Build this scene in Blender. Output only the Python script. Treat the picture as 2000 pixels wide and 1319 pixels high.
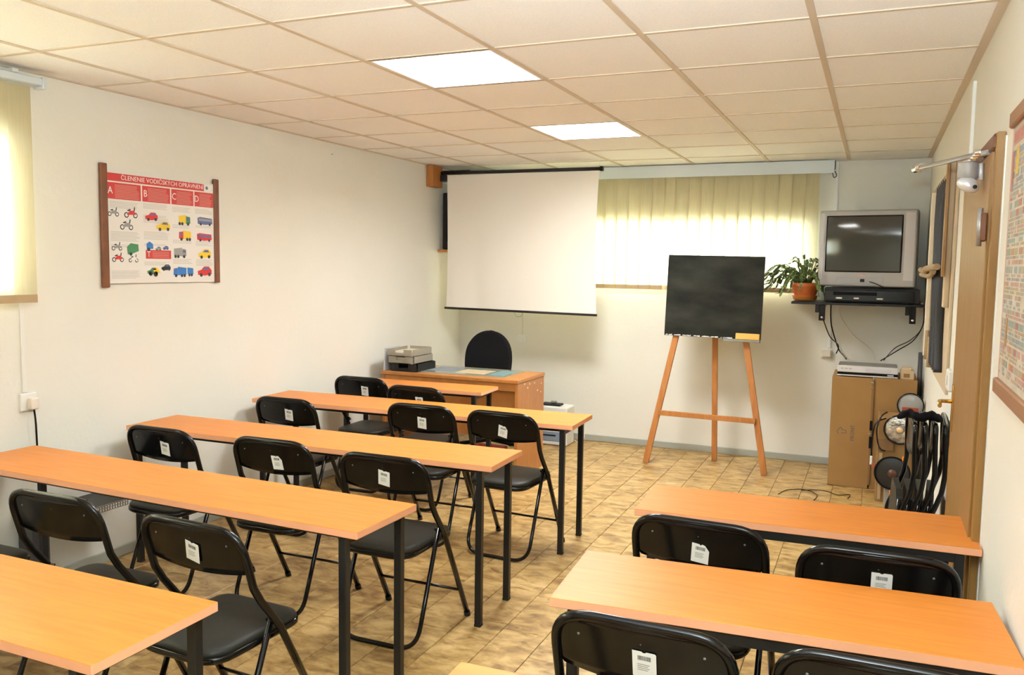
import bpy, bmesh, math, random
from mathutils import Vector, Matrix, Quaternion
PI = math.pi
random.seed(7)
C = bpy.context.scene.collection
for o in list(bpy.data.objects): bpy.data.objects.remove(o)

# ------------------------------------------------------------------ camera
cam_d = bpy.data.cameras.new('camera'); cam = bpy.data.objects.new('camera', cam_d); C.objects.link(cam)
RX, UX, FX = Vector((.9183, .3956, .0145)), Vector((-.0476, .0739, .9961)), Vector((-.3930, .9154, -.0867))
cam.matrix_world = Matrix(((RX.x, UX.x, -FX.x, 1.4385), (RX.y, UX.y, -FX.y, -3.1172), (RX.z, UX.z, -FX.z, 1.5823), (0, 0, 0, 1)))
cam_d.sensor_width = 36; cam_d.lens = 36 * 1647.65 / 2000; cam_d.clip_start = .05
bpy.context.scene.camera = cam
# ------------------------------------------------------------------ world, light, exposure
W = bpy.data.worlds.new('world'); bpy.context.scene.world = W; W.use_nodes = True
bg = W.node_tree.nodes['Background']; bg.inputs[0].default_value = (.86, .94, 1, 1); bg.inputs[1].default_value = 27
vs = bpy.context.scene.view_settings
vs.view_transform = 'Standard'; vs.look = 'None'; vs.exposure = 0.90; vs.gamma = 1; vs.use_curve_mapping = False
PANEL_EMIT = 19.0
# the camera's own flash, just above the lens
fl = bpy.data.lights.new('camera_flash', 'AREA'); fl.energy = 68; fl.color = (.80, .94, 1); fl.size = .12; fl.spread = math.radians(115)
flo = bpy.data.objects.new('camera_flash', fl); C.objects.link(flo); flo.matrix_world = cam.matrix_world.copy()
flo.location = (1.43, -3.10, 1.74); flo.rotation_euler = (math.radians(140), 0, math.radians(22))   # head tilted up: bounced off the ceiling

# ------------------------------------------------------------------ materials
def M(name, col, rough=.5, metal=0, spec=.5, emit=0, bump=0, bscale=60, mottle=None, mscale=8, mstretch=None, coat=0, alpha=1, mdetail=4):
    m = bpy.data.materials.new(name); m.use_nodes = True; nt = m.node_tree; b = nt.nodes['Principled BSDF']
    b.inputs['Base Color'].default_value = (*col, 1); b.inputs['Roughness'].default_value = rough
    b.inputs['Metallic'].default_value = metal; b.inputs['Specular IOR Level'].default_value = spec
    if coat: b.inputs['Coat Weight'].default_value = coat; b.inputs['Coat Roughness'].default_value = .12
    if emit: b.inputs['Emission Color'].default_value = (*col, 1); b.inputs['Emission Strength'].default_value = emit
    tc = None
    def coords(scale):
        nonlocal tc
        if tc is None: tc = nt.nodes.new('ShaderNodeNewGeometry')
        mp = nt.nodes.new('ShaderNodeMapping'); mp.inputs['Scale'].default_value = scale
        nt.links.new(tc.outputs['Position'], mp.inputs[0]); return mp
    if mottle is not None:
        mp = coords(mstretch or (1, 1, 1)); n = nt.nodes.new('ShaderNodeTexNoise'); n.inputs['Scale'].default_value = mscale; n.inputs['Detail'].default_value = mdetail
        nt.links.new(mp.outputs[0], n.inputs['Vector'])
        r = nt.nodes.new('ShaderNodeValToRGB'); r.color_ramp.elements[0].position = .33; r.color_ramp.elements[1].position = .67
        r.color_ramp.elements[0].color = (*mottle, 1); r.color_ramp.elements[1].color = (*col, 1)
        nt.links.new(n.outputs[0], r.inputs[0]); nt.links.new(r.outputs[0], b.inputs['Base Color'])
    if bump:
        mp = coords((1, 1, 1)); n = nt.nodes.new('ShaderNodeTexNoise'); n.inputs['Scale'].default_value = bscale; n.inputs['Detail'].default_value = 3
        nt.links.new(mp.outputs[0], n.inputs['Vector'])
        bp = nt.nodes.new('ShaderNodeBump'); bp.inputs['Strength'].default_value = bump; bp.inputs['Distance'].default_value = .01
        nt.links.new(n.outputs[0], bp.inputs['Height']); nt.links.new(bp.outputs[0], b.inputs['Normal'])
    return m
wall_m = M('plaster', (.80, .785, .715), .9, bump=.12, bscale=35, mottle=(.77, .755, .68), mscale=1.2)
ceil_m = M('ceiling_tile', (.91, .90, .885), .95, mottle=(.84, .83, .81), mscale=160, bump=.1, bscale=160)
grid_m = M('grid_metal', (.60, .50, .385), .6)
wood = M('beech_laminate', (.66, .230, .036), .42, spec=.3, mottle=(.59, .190, .028), mscale=5, mstretch=(1, 12, 12), coat=.06)
band = M('edge_band', (.86, .40, .22), .45)
deskw = M('desk_laminate', (.50, .205, .052), .36, mottle=(.43, .165, .038), mscale=6, mstretch=(3, 8, 1), coat=.1)
easelw = M('easel_wood', (.50, .20, .050), .45, mottle=(.40, .145, .033), mscale=9, mstretch=(4, 4, .6))
railw = M('rail_wood', (.20, .07, .022), .5, mottle=(.15, .05, .018), mscale=15)
doorw = M('door_veneer', (.32, .165, .040), .45, mottle=(.275, .138, .032), mscale=5, mstretch=(3, 6, .5))
blk = M('black_enamel', (.004, .004, .004), .14, spec=.36)
blk2 = M('black_satin', (.012, .012, .012), .38, spec=.35)
blkm = M('black_matte', (.007, .007, .008), .85, spec=.15)
vinyl = M('seat_vinyl', (.019, .019, .015), .45, spec=.28, bump=.15, bscale=400)
rubber = M('rubber', (.01, .01, .01), .7)
white = M('white_plastic', (.80, .80, .76), .4)
creamp = M('cream_paint', (.80, .72, .58), .5)
paper = M('paper', (.84, .83, .80), .7)
inkg = M('ink_grey', (.10, .10, .10), .8)
silver = M('silver_plastic', (.37, .35, .33), .42, metal=.1)
silver2 = M('bright_silver', (.72, .72, .75), .3, metal=.3)
chrome = M('chrome', (.75, .75, .75), .15, metal=1)
steel = M('grey_steel', (.42, .42, .42), .4, metal=.7)
brass = M('brass', (.70, .48, .17), .25, metal=1)
crt = M('crt_glass', (.035, .035, .028), .07, spec=.7)
dark = M('dark_plastic', (.014, .012, .013), .5, spec=.3)
terra = M('terracotta', (.56, .15, .035), .6, mottle=(.46, .10, .02), mscale=20)
leafm = M('leaf_green', (.060, .115, .028), .5, mottle=(.14, .17, .04), mscale=30)
soil = M('soil', (.05, .03, .02), .9)
card = M('cardboard', (.345, .19, .060), .8, mottle=(.315, .17, .052), mscale=6)
card2 = M('cardboard_dark', (.26, .14, .055), .85)
board_m = M('chalkboard', (.010, .010, .008), .7, spec=.12, mottle=(.034, .034, .026), mscale=3, mstretch=(1, 1, 2.2), mdetail=8)
chalk = M('chalk', (.75, .75, .72), .9)
yellow = M('yellow_wood', (.72, .42, .09), .6)
screen_m = M('projection_cloth', (.80, .745, .66), .8)
grey_tray = M('smoky_tray', (.33, .30, .235), .3)
matm = M('desk_mat', (.30, .33, .24), .25, mottle=(.24, .33, .33), mscale=6, coat=.4)
beige = M('beige_plastic', (.72, .66, .55), .5)
rope = M('rope', (.40, .29, .17), .9)
boardm = M('tan_board', (.58, .46, .31), .7)
strap = M('black_strap', (.03, .032, .036), .55)
orange = M('orange_lens', (.95, .26, .02), .3)
redm = M('red_lens', (.38, .07, .04), .3)
baseb = M('skirting_grey', (.40, .41, .35), .6)
greym = M('grey_sheet', (.075, .075, .08), .5)
white_k = M('white_metal', (.78, .77, .73), .4)
disp = M('blue_grey_panel', (.24, .30, .38), .3)
blindrail = M('white_rail', (.66, .72, .75), .4)
gap_m = M('joint_dark', (.20, .125, .06), .8)
posterp = M('poster_paper', (.78, .755, .71), .5)
redink = M('red_ink', (.58, .035, .03), .5)
pinkink = M('pink_ink', (.62, .22, .18), .5)
greytext = M('grey_ink', (.55, .53, .49), .6)
COL = {'red': (.62, .03, .03), 'yellow': (.82, .56, .03), 'green': (.05, .24, .10), 'blue': (.03, .19, .55), 'grey': (.30, .30, .29), 'black': (.025, .025, .03),
       'navy': (.10, .13, .32), 'orange': (.72, .33, .05), 'tan': (.55, .42, .26), 'teal': (.16, .28, .28), 'pink': (.62, .32, .29), 'slate': (.22, .25, .30), 'white': (.80, .78, .74)}
INK = {k: M('ink_' + k, v, .5) for k, v in COL.items()}

def floor_material():
    m = bpy.data.materials.new('floor_tile'); m.use_nodes = True; nt = m.node_tree; b = nt.nodes['Principled BSDF']; b.inputs['Roughness'].default_value = .36
    g = nt.nodes.new('ShaderNodeNewGeometry'); oi = nt.nodes.new('ShaderNodeObjectInfo')
    sc = nt.nodes.new('ShaderNodeVectorMath'); sc.operation = 'MULTIPLY'; sc.inputs[1].default_value = (1.0, 1.9, 1)
    ad = nt.nodes.new('ShaderNodeVectorMath'); ad.operation = 'ADD'
    mu = nt.nodes.new('ShaderNodeMath'); mu.operation = 'MULTIPLY'; mu.inputs[1].default_value = 9
    nt.links.new(g.outputs['Position'], sc.inputs[0]); nt.links.new(oi.outputs['Random'], mu.inputs[0]); nt.links.new(sc.outputs[0], ad.inputs[0]); nt.links.new(mu.outputs[0], ad.inputs[1])
    n = nt.nodes.new('ShaderNodeTexNoise'); n.inputs['Scale'].default_value = 9; n.inputs['Detail'].default_value = 6; n.inputs['Roughness'].default_value = .62; n.inputs['Distortion'].default_value = .5
    nt.links.new(ad.outputs[0], n.inputs['Vector'])
    r = nt.nodes.new('ShaderNodeValToRGB'); e = r.color_ramp.elements
    e[0].position = .34; e[0].color = (.215, .112, .032, 1); e[1].position = .64; e[1].color = (.60, .41, .170, 1)
    x = e.new(.48); x.color = (.42, .26, .088, 1)
    nt.links.new(n.outputs[0], r.inputs[0]); nt.links.new(r.outputs[0], b.inputs['Base Color'])
    return m
floor_m = floor_material()

def glass_material():
    m = bpy.data.materials.new('window_glass'); m.use_nodes = True; nt = m.node_tree; nt.nodes.remove(nt.nodes['Principled BSDF']); out = nt.nodes['Material Output']
    t = nt.nodes.new('ShaderNodeBsdfTransparent'); g = nt.nodes.new('ShaderNodeBsdfGlossy'); g.inputs['Roughness'].default_value = .02; mx = nt.nodes.new('ShaderNodeMixShader'); mx.inputs[0].default_value = .06
    t.inputs[0].default_value = (.93, .96, .95, 1)
    nt.links.new(t.outputs[0], mx.inputs[1]); nt.links.new(g.outputs[0], mx.inputs[2]); nt.links.new(mx.outputs[0], out.inputs[0]); return m
glass = glass_material()
def slat_material():
    m = bpy.data.materials.new('blind_fabric'); m.use_nodes = True; nt = m.node_tree; nt.nodes.remove(nt.nodes['Principled BSDF']); out = nt.nodes['Material Output']
    g = nt.nodes.new('ShaderNodeNewGeometry'); mp = nt.nodes.new('ShaderNodeMapping'); mp.inputs['Scale'].default_value = (60, 60, 2); n = nt.nodes.new('ShaderNodeTexNoise'); n.inputs['Scale'].default_value = 3
    nt.links.new(g.outputs['Position'], mp.inputs[0]); nt.links.new(mp.outputs[0], n.inputs['Vector'])
    r = nt.nodes.new('ShaderNodeValToRGB'); r.color_ramp.elements[0].color = (.56, .49, .30, 1); r.color_ramp.elements[1].color = (.68, .61, .42, 1); nt.links.new(n.outputs[0], r.inputs[0])
    d = nt.nodes.new('ShaderNodeBsdfDiffuse'); t = nt.nodes.new('ShaderNodeBsdfTranslucent'); mx = nt.nodes.new('ShaderNodeMixShader'); mx.inputs[0].default_value = .34
    nt.links.new(r.outputs[0], d.inputs[0]); nt.links.new(r.outputs[0], t.inputs[0])
    nt.links.new(d.outputs[0], mx.inputs[1]); nt.links.new(t.outputs[0], mx.inputs[2]); nt.links.new(mx.outputs[0], out.inputs[0]); return m
slat_m = slat_material()
tape_m = M('blind_hem', (.47, .34, .19), .8)
lamp_m = bpy.data.materials.new('lamp_diffuser'); lamp_m.use_nodes = True
_b = lamp_m.node_tree.nodes['Principled BSDF']; _b.inputs['Base Color'].default_value = (.9, .9, .9, 1); _b.inputs['Emission Color'].default_value = (.97, .985, .98, 1); _b.inputs['Emission Strength'].default_value = PANEL_EMIT
lamp_boosted = lamp_m.copy(); lamp_boosted.name = 'lamp_diffuser_boosted'; lamp_boosted.node_tree.nodes['Principled BSDF'].inputs['Emission Strength'].default_value = PANEL_EMIT * 2.35  # same diffuser, extra emission added to brighten the back wall
lamp_dimmed = lamp_m.copy(); lamp_dimmed.name = 'lamp_diffuser_dimmed'; lamp_dimmed.node_tree.nodes['Principled BSDF'].inputs['Emission Strength'].default_value = PANEL_EMIT * .16  # same diffuser, emission cut down to keep the near right side darker

# ------------------------------------------------------------------ mesh helpers
def B(): return bmesh.new()
def box(bm, x0, x1, y0, y1, z0, z1, bev=0, seg=1, mat=None, mi=0):
    g = bmesh.ops.create_cube(bm, size=1); v = g['verts']
    bmesh.ops.scale(bm, vec=(x1 - x0, y1 - y0, z1 - z0), verts=v); bmesh.ops.translate(bm, vec=((x0 + x1) / 2, (y0 + y1) / 2, (z0 + z1) / 2), verts=v)
    if mat is not None: bmesh.ops.transform(bm, matrix=mat, verts=v)
    fs = list({f for q in v for f in q.link_faces})
    for f in fs: f.material_index = mi
    if bev:
        es = list({e for q in v for e in q.link_edges}); bmesh.ops.bevel(bm, geom=es, offset=bev, segments=seg, affect='EDGES', profile=.5)
    return v
def fillet(pts, rads, n=6):
    pts = [Vector(p) for p in pts]; out = [pts[0]]
    for i in range(1, len(pts) - 1):
        r = rads[i] if isinstance(rads, (list, tuple)) else rads
        a, p, b = pts[i - 1], pts[i], pts[i + 1]; u = (a - p).normalized(); w = (b - p).normalized(); ang = u.angle(w)
        if ang > PI - .02 or r <= 0: out.append(p); continue
        d = min(r / math.tan(ang / 2), (a - p).length * .49, (b - p).length * .49)
        s, e = p + u * d, p + w * d
        for k in range(n + 1):
            t = k / n; out.append(s * (1 - t) ** 2 + p * 2 * t * (1 - t) + e * t * t)
    out.append(pts[-1]); return out
def tube(bm, pts, r, n=8, closed=False, flat=1.0, caps=True):
    pts = [Vector(p) for p in pts]; N = len(pts); rings = []; nrm = None
    for i, p in enumerate(pts):
        if closed: t = (pts[(i + 1) % N] - pts[i - 1]).normalized()
        else: t = (pts[min(i + 1, N - 1)] - pts[max(i - 1, 0)]).normalized()
        if nrm is None:
            nrm = t.orthogonal().normalized()
            if abs(t.z) > .9: nrm = (Vector((1, 0, 0)) - t * t.x).normalized()
        else: nrm = (nrm - t * nrm.dot(t)).normalized()
        bn = t.cross(nrm); rr = r[i] if isinstance(r, (list, tuple)) else r
        rings.append([bm.verts.new(p + nrm * rr * math.cos(2 * PI * k / n) + bn * rr * flat * math.sin(2 * PI * k / n)) for k in range(n)])
    for i in range(N if closed else N - 1):
        a, b = rings[i], rings[(i + 1) % N]
        for k in range(n):
            f = bm.faces.new((a[k], a[(k + 1) % n], b[(k + 1) % n], b[k])); f.smooth = True
    if caps and not closed: bm.faces.new(rings[0][::-1]); bm.faces.new(rings[-1])
def lathe(bm, prof, n=24, mat=None, smooth=True):
    rings = []; vs_ = []
    for r, z in prof:
        if r < 1e-6: v = bm.verts.new((0, 0, z)); rings.append([v]); vs_.append(v)
        else:
            q = [bm.verts.new((r * math.cos(2 * PI * k / n), r * math.sin(2 * PI * k / n), z)) for k in range(n)]; rings.append(q); vs_ += q
    for a, b in zip(rings, rings[1:]):
        for k in range(n):
            if len(a) == 1 and len(b) == 1: continue
            if len(a) == 1: f = bm.faces.new((a[0], b[(k + 1) % n], b[k]))
            elif len(b) == 1: f = bm.faces.new((a[k], a[(k + 1) % n], b[0]))
            else: f = bm.faces.new((a[k], a[(k + 1) % n], b[(k + 1) % n], b[k]))
            f.smooth = smooth
    if mat is not None: bmesh.ops.transform(bm, matrix=mat, verts=vs_)
def prism(bm, poly, z0, z1, mat=None, mi=0):
    a = [bm.verts.new((x, y, z0)) for x, y in poly]; b = [bm.verts.new((x, y, z1)) for x, y in poly]
    fs = [bm.faces.new(a[::-1]), bm.faces.new(b)]; n = len(poly)
    for k in range(n): fs.append(bm.faces.new((a[k], a[(k + 1) % n], b[(k + 1) % n], b[k])))
    for f in fs: f.material_index = mi
    if mat is not None: bmesh.ops.transform(bm, matrix=mat, verts=a + b)
    return a + b
def rrect(x0, x1, y0, y1, r, n=5):
    out = []
    rs = r if isinstance(r, (list, tuple)) else [r] * 4
    for (cx, cy, a, q) in ((x1, y1, 0, rs[0]), (x0, y1, 1, rs[1]), (x0, y0, 2, rs[2]), (x1, y0, 3, rs[3])):
        sx = 1 if cx == x1 else -1; sy = 1 if cy == y1 else -1
        for k in range(n + 1):
            t = a * PI / 2 + k / n * PI / 2; out.append((cx - sx * q + q * math.cos(t), cy - sy * q + q * math.sin(t)))
    return out
def T(x, y, z): return Matrix.Translation((x, y, z))
def R(a, ax): return Matrix.Rotation(math.radians(a), 4, ax)
def obj(name, bm, mats, parent=None, loc=None, smooth=None, kind=None):
    bmesh.ops.recalc_face_normals(bm, faces=bm.faces[:])
    me = bpy.data.meshes.new(name); bm.to_mesh(me); bm.free()
    for m in (mats if isinstance(mats, (list, tuple)) else [mats]): me.materials.append(m)
    if smooth: me.shade_smooth()
    o = bpy.data.objects.new(name, me); C.objects.link(o)
    if parent: o.parent = parent
    if loc: o.location = loc
    if kind: o['kind'] = kind
    return o
def inst(src, name, parent, loc=(0, 0, 0), rot=None):
    o = src.copy(); o.name = name; C.objects.link(o); o.parent = parent; o.location = loc
    if rot: o.rotation_euler = rot
    return o
def tag(o, label, cat, group=None):
    o['label'] = label; o['category'] = cat
    if group: o['group'] = group
    return o
def thing(name, label, cat, loc=(0, 0, 0), rz=0, group=None):
    o = bpy.data.objects.new(name, None); C.objects.link(o); o.location = loc; o.rotation_euler = (0, 0, rz); o.empty_display_size = .1
    return tag(o, label, cat, group)
def bx(name, dims, m, parent=None, bev=.002, seg=1, kind=None, mat=None):
    b = B(); box(b, *dims, bev=bev, seg=seg, mat=mat); return obj(name, b, m, parent, kind=kind)
def tb(name, pts, r, m, parent=None, n=8, **k):
    b = B(); tube(b, pts, r, n, **k); return obj(name, b, m, parent)
def cat(pts, n=8):
    pts = [Vector(p) for p in pts]; P = [pts[0]] + pts + [pts[-1]]; out = []
    for i in range(1, len(P) - 2):
        p0, p1, p2, p3 = P[i - 1:i + 3]
        for k in range(n):
            t = k / n; out.append(.5 * ((2 * p1) + (p2 - p0) * t + (2 * p0 - 5 * p1 + 4 * p2 - p3) * t * t + (3 * p1 - p0 - 3 * p2 + p3) * t ** 3))
    out.append(pts[-1]); return out

# ------------------------------------------------------------------ room
XL, XR, YB, YF, H = -2.20, 1.785, 4.10, -4.80, 2.434
def struct(name, bm, m): return obj(name, bm, m, kind='structure')
# floor slab with tiles
b = B(); box(b, XL - .3, XR + .3, YF - .3, YB + .5, -.2, -.004); fl_o = struct('floor', b, [gap_m])
b = B(); box(b, -.0986, .0986, -.1986, .1986, -.006, 0, bev=.0012); tile0 = obj('floor_tile', b, floor_m, fl_o)
offs = {}
cols = [(.02 + .2 * k) for k in range(-12, 9)]
first = True; clipped = []
rest = B()
for k in range(-12, 9):
    x0 = .02 + .2 * k; x1 = x0 + .2
    off = {0: .14, -1: .186, -4: -.08, -5: -.03}.get(k, random.uniform(0, .4))
    y = off - .4 * 13
    while y < YB:
        y1 = y + .4
        cx0, cx1, cy0, cy1 = max(x0, XL), min(x1, XR), max(y, YF), min(y1, YB)
        if cx1 - cx0 > .01 and cy1 - cy0 > .01:
            if cy1 < -.75:
                box(rest, cx0 + .0014, cx1 - .0014, cy0 + .0014, cy1 - .0014, -.006, 0)
            else:
                full = (cx1 - cx0) > .199 and (cy1 - cy0) > .399
                if full:
                    if first: tile0.location = (x0 + .1, y + .2, 0); first = False
                    else: inst(tile0, 'floor_tile', fl_o, (x0 + .1, y + .2, 0))
                else:
                    bb = B(); box(bb, cx0 + .0014, cx1 - .0014, cy0 + .0014, cy1 - .0014, -.006, 0, bev=.001); obj('floor_tile', bb, floor_m, fl_o)
        y = y1
obj('far_floor_tiles', rest, floor_m, fl_o, kind='stuff')

# ceiling: grid + lay-in tiles
b = B(); box(b, XL - .3, XR + .3, YF - .3, YB + .5, H + .09, H + .2); ce = struct('ceiling', b, [ceil_m])
xs = [XL, -1.8, -1.2, -.6, 0, .6, 1.2, XR]; ys = [YF + .6 * j for j in range(15)] + [YB]
FIX = [(3, 8), (3, 11), (3, 5), (3, 2)]        # (column index, row index) -> x -.6..0
b = B(); box(b, -.2985, .2985, -.2985, .2985, .002, .016, bev=.003); tile = obj('ceiling_tile', b, ceil_m, ce); first = True
for i in range(7):
    for j in range(15):
        if (i, j) in FIX: continue
        x0, x1, y0, y1 = xs[i], xs[i + 1], ys[j], ys[j + 1]
        if x1 - x0 > .59 and y1 - y0 > .59:
            if first: tile.location = ((x0 + x1) / 2, (y0 + y1) / 2, H); first = False
            else: inst(tile, 'ceiling_tile', ce, ((x0 + x1) / 2, (y0 + y1) / 2, H))
        else:
            bb = B(); box(bb, x0 + .0015, x1 - .0015, y0 + .0015, y1 - .0015, H + .002, H + .016, bev=.003); obj('ceiling_tile', bb, ceil_m, ce)
for x in xs[1:-1]: bx('main_runner', (x - .012, x + .012, YF, YB, H - .003, H + .003), grid_m, ce, 0)
for y in ys[1:-1]:
    for i in range(7): bx('cross_tee', (xs[i] + .0122, xs[i + 1] - .0122, y - .0095, y + .0095, H - .002, H + .003), grid_m, ce, 0)
bx('edge_trim', (XL, XL + .018, YF, YB, H - .004, H + .003), grid_m, ce, 0)
bx('edge_trim', (XR - .032, XR, YF, YB, H - .004, H + .003), grid_m, ce, 0)
bx('edge_trim', (XL + .018, XR - .032, YB - .018, YB, H - .004, H + .003), grid_m, ce, 0)

def wall_with_hole(name, axis, pos, out, a0, a1, holes, z1=H + .1, th=.30):
    """wall plane at pos, growing to 'out' (+-1); a along the wall; holes (a0,a1,z0,z1)"""
    b = B()
    def put(p, q, z0, z1_):
        if q - p < 1e-4 or z1_ - z0 < 1e-4: return
        lo, hi = sorted((pos, pos + out * th))
        if axis == 'x': box(b, lo, hi, p, q, z0, z1_)
        else: box(b, p, q, lo, hi, z0, z1_)
    cur = a0
    for h in sorted(holes):
        put(cur, h[0], -.05, z1); put(h[0], h[1], -.05, h[2]); put(h[0], h[1], h[3], z1); cur = h[1]
    put(cur, a1, -.05, z1)
    return struct(name, b, [wall_m])
wall_with_hole('wall_back', 'y', YB, 1, XL - .3, XR + .3, [(-1.95, .90, 1.45, 1.92)])
wall_with_hole('wall_left', 'x', XL, -1, YF, YB, [(-2.7, -.52, 1.45, 2.10)])
wall_with_hole('wall_right', 'x', XR, 1, YF, YB, [])
wall_with_hole('wall_front', 'y', YF, -1, XL - .3, XR + .3, [])
b = B(); box(b, XL + .002, XR - .002, YB - .014, YB, 0, .055, bev=.003); struct('baseboard_back', b, [baseb])
b = B(); box(b, XL, XL + .012, YF, YB - .014, 0, .055, bev=.003); struct('baseboard_left', b, [baseb])
# windows
def window(name, axis, pos, a0, a1, z0, z1, n):
    o = bpy.data.objects.new(name, None); C.objects.link(o); o['kind'] = 'structure'
    def P(p, q, lo, hi, zz0, zz1, nm, m):
        if axis == 'y': bx(nm, (p, q, lo, hi, zz0, zz1), m, o, .003 if nm == 'window_frame' else 0)
        else: bx(nm, (lo, hi, p, q, zz0, zz1), m, o, .003 if nm == 'window_frame' else 0)
    s = .05
    P(a0, a1, pos, pos + .05, z0, z0 + s, 'window_frame', white); P(a0, a1, pos, pos + .05, z1 - s, z1, 'window_frame', white)
    w = (a1 - a0) / n
    for k in range(n + 1):
        c = min(max(a0 + k * w, a0 + s / 2), a1 - s / 2); P(c - s / 2, c + s / 2, pos + .002, pos + .048, z0 + s, z1 - s, 'window_frame', white)
    for k in range(n): P(a0 + k * w + .02, a0 + (k + 1) * w - .02, pos + .02, pos + .026, z0 + s - .01, z1 - s + .01, 'pane', glass)
    return o
window('window_1', 'y', YB + .2, -1.95, .90, 1.45, 1.92, 3)
window('window_2', 'x', XL - .25, -2.7, -.52, 1.45, 2.10, 2)
# door in the right wall
d = bpy.data.objects.new('door_1', None); C.objects.link(d); d['kind'] = 'structure'
DY0, DY1, DZ = -.10, .80, 1.955
leaf = bx('door_panel', (XR - .034, XR - .001, DY0 + .03, DY1, .005, DZ), doorw, d, .003)
bx('door_frame', (XR - .026, XR - .001, DY0 - .012, DY0 + .026, 0, DZ + .055), doorw, d, .003)
bx('door_frame', (XR - .030, XR - .001, DY1 + .003, DY1 + .05, 0, DZ + .055), creamp, d, .003)
bx('door_frame', (XR - .030, XR - .001, DY0 + .027, DY1 + .002, DZ + .003, DZ + .055), railw, d, .003)
bx('plaster_edge', (XR - .004, XR, DY0 - .03, DY0 - .014, 0, DZ + .04), white, d, 0)
for z in (1.72, .35):
    h = bx('hinge', (XR - .052, XR - .034, DY0 + .022, DY0 + .05, z - .045, z + .045), railw, d, .004)
    tb('hinge_pin', [(XR - .054, DY0 + .034, z - .06), (XR - .054, DY0 + .034, z + .06)], .008, steel, h)
hd = bx('door_handle', (XR - .040, XR - .033, DY1 - .10, DY1 - .06, .93, 1.12), brass, d, .002)
tb('lever', fillet([(XR - .036, DY1 - .08, 1.05), (XR - .085, DY1 - .08, 1.05), (XR - .09, DY1 - .19, 1.045)], .015), .008, brass, hd)

# ceiling lights
def light(i, j, label, lm=None):
    x0, y0 = xs[i], ys[j]; t = thing('ceiling_light', label, 'ceiling light', (x0 + .3, y0 + .3, H), group='square recessed ceiling lights')
    b = B()
    for a in ((-.298, -.275, -.298, .298), (.275, .298, -.298, .298), (-.275, .275, -.298, -.278), (-.275, .275, .278, .298)): box(b, *a, -.002, .06)
    box(b, -.298, .298, -.298, .298, .06, .064); obj('frame', b, white_k, t)
    b = B(); box(b, -.272, .272, -.275, .275, .045, .055); obj('diffuser', b, lm or lamp_m, t)
    # scalloped louvre blade along the left side, straight blades over the rest
    b = B(); n = 64; y = [-.272 + .544 * k / n for k in range(n + 1)]; top = [.004 + .026 * abs(math.sin(PI * 8 * k / n)) for k in range(n + 1)]
    va = [[b.verts.new((-.268 + dx, yy, -.001 if q == 0 else zz)) for yy, zz in zip(y, top)] for q in (0, 1) for dx in (0, .003)]
    for k in range(n):
        b.faces.new((va[0][k], va[0][k + 1], va[2][k + 1], va[2][k])); b.faces.new((va[1][k], va[1][k + 1], va[3][k + 1], va[3][k])); b.faces.new((va[2][k], va[2][k + 1], va[3][k + 1], va[3][k]))
    obj('louvre', b, chrome, t)
    for k in range(1, 4): bx('louvre_blade', (-.27 + .135 * k - .0015, -.27 + .135 * k + .0015, -.272, .272, .002, .026), white_k, t, 0)
    return t
light(3, 8, 'large bright square ceiling light nearest the camera')
light(3, 11, 'smaller bright square ceiling light towards the back wall', lamp_boosted)
light(3, 5, 'square ceiling light above the aisle behind the view', lamp_dimmed)
light(3, 2, 'square ceiling light at the rear of the room behind the view', lamp_dimmed)

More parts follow.
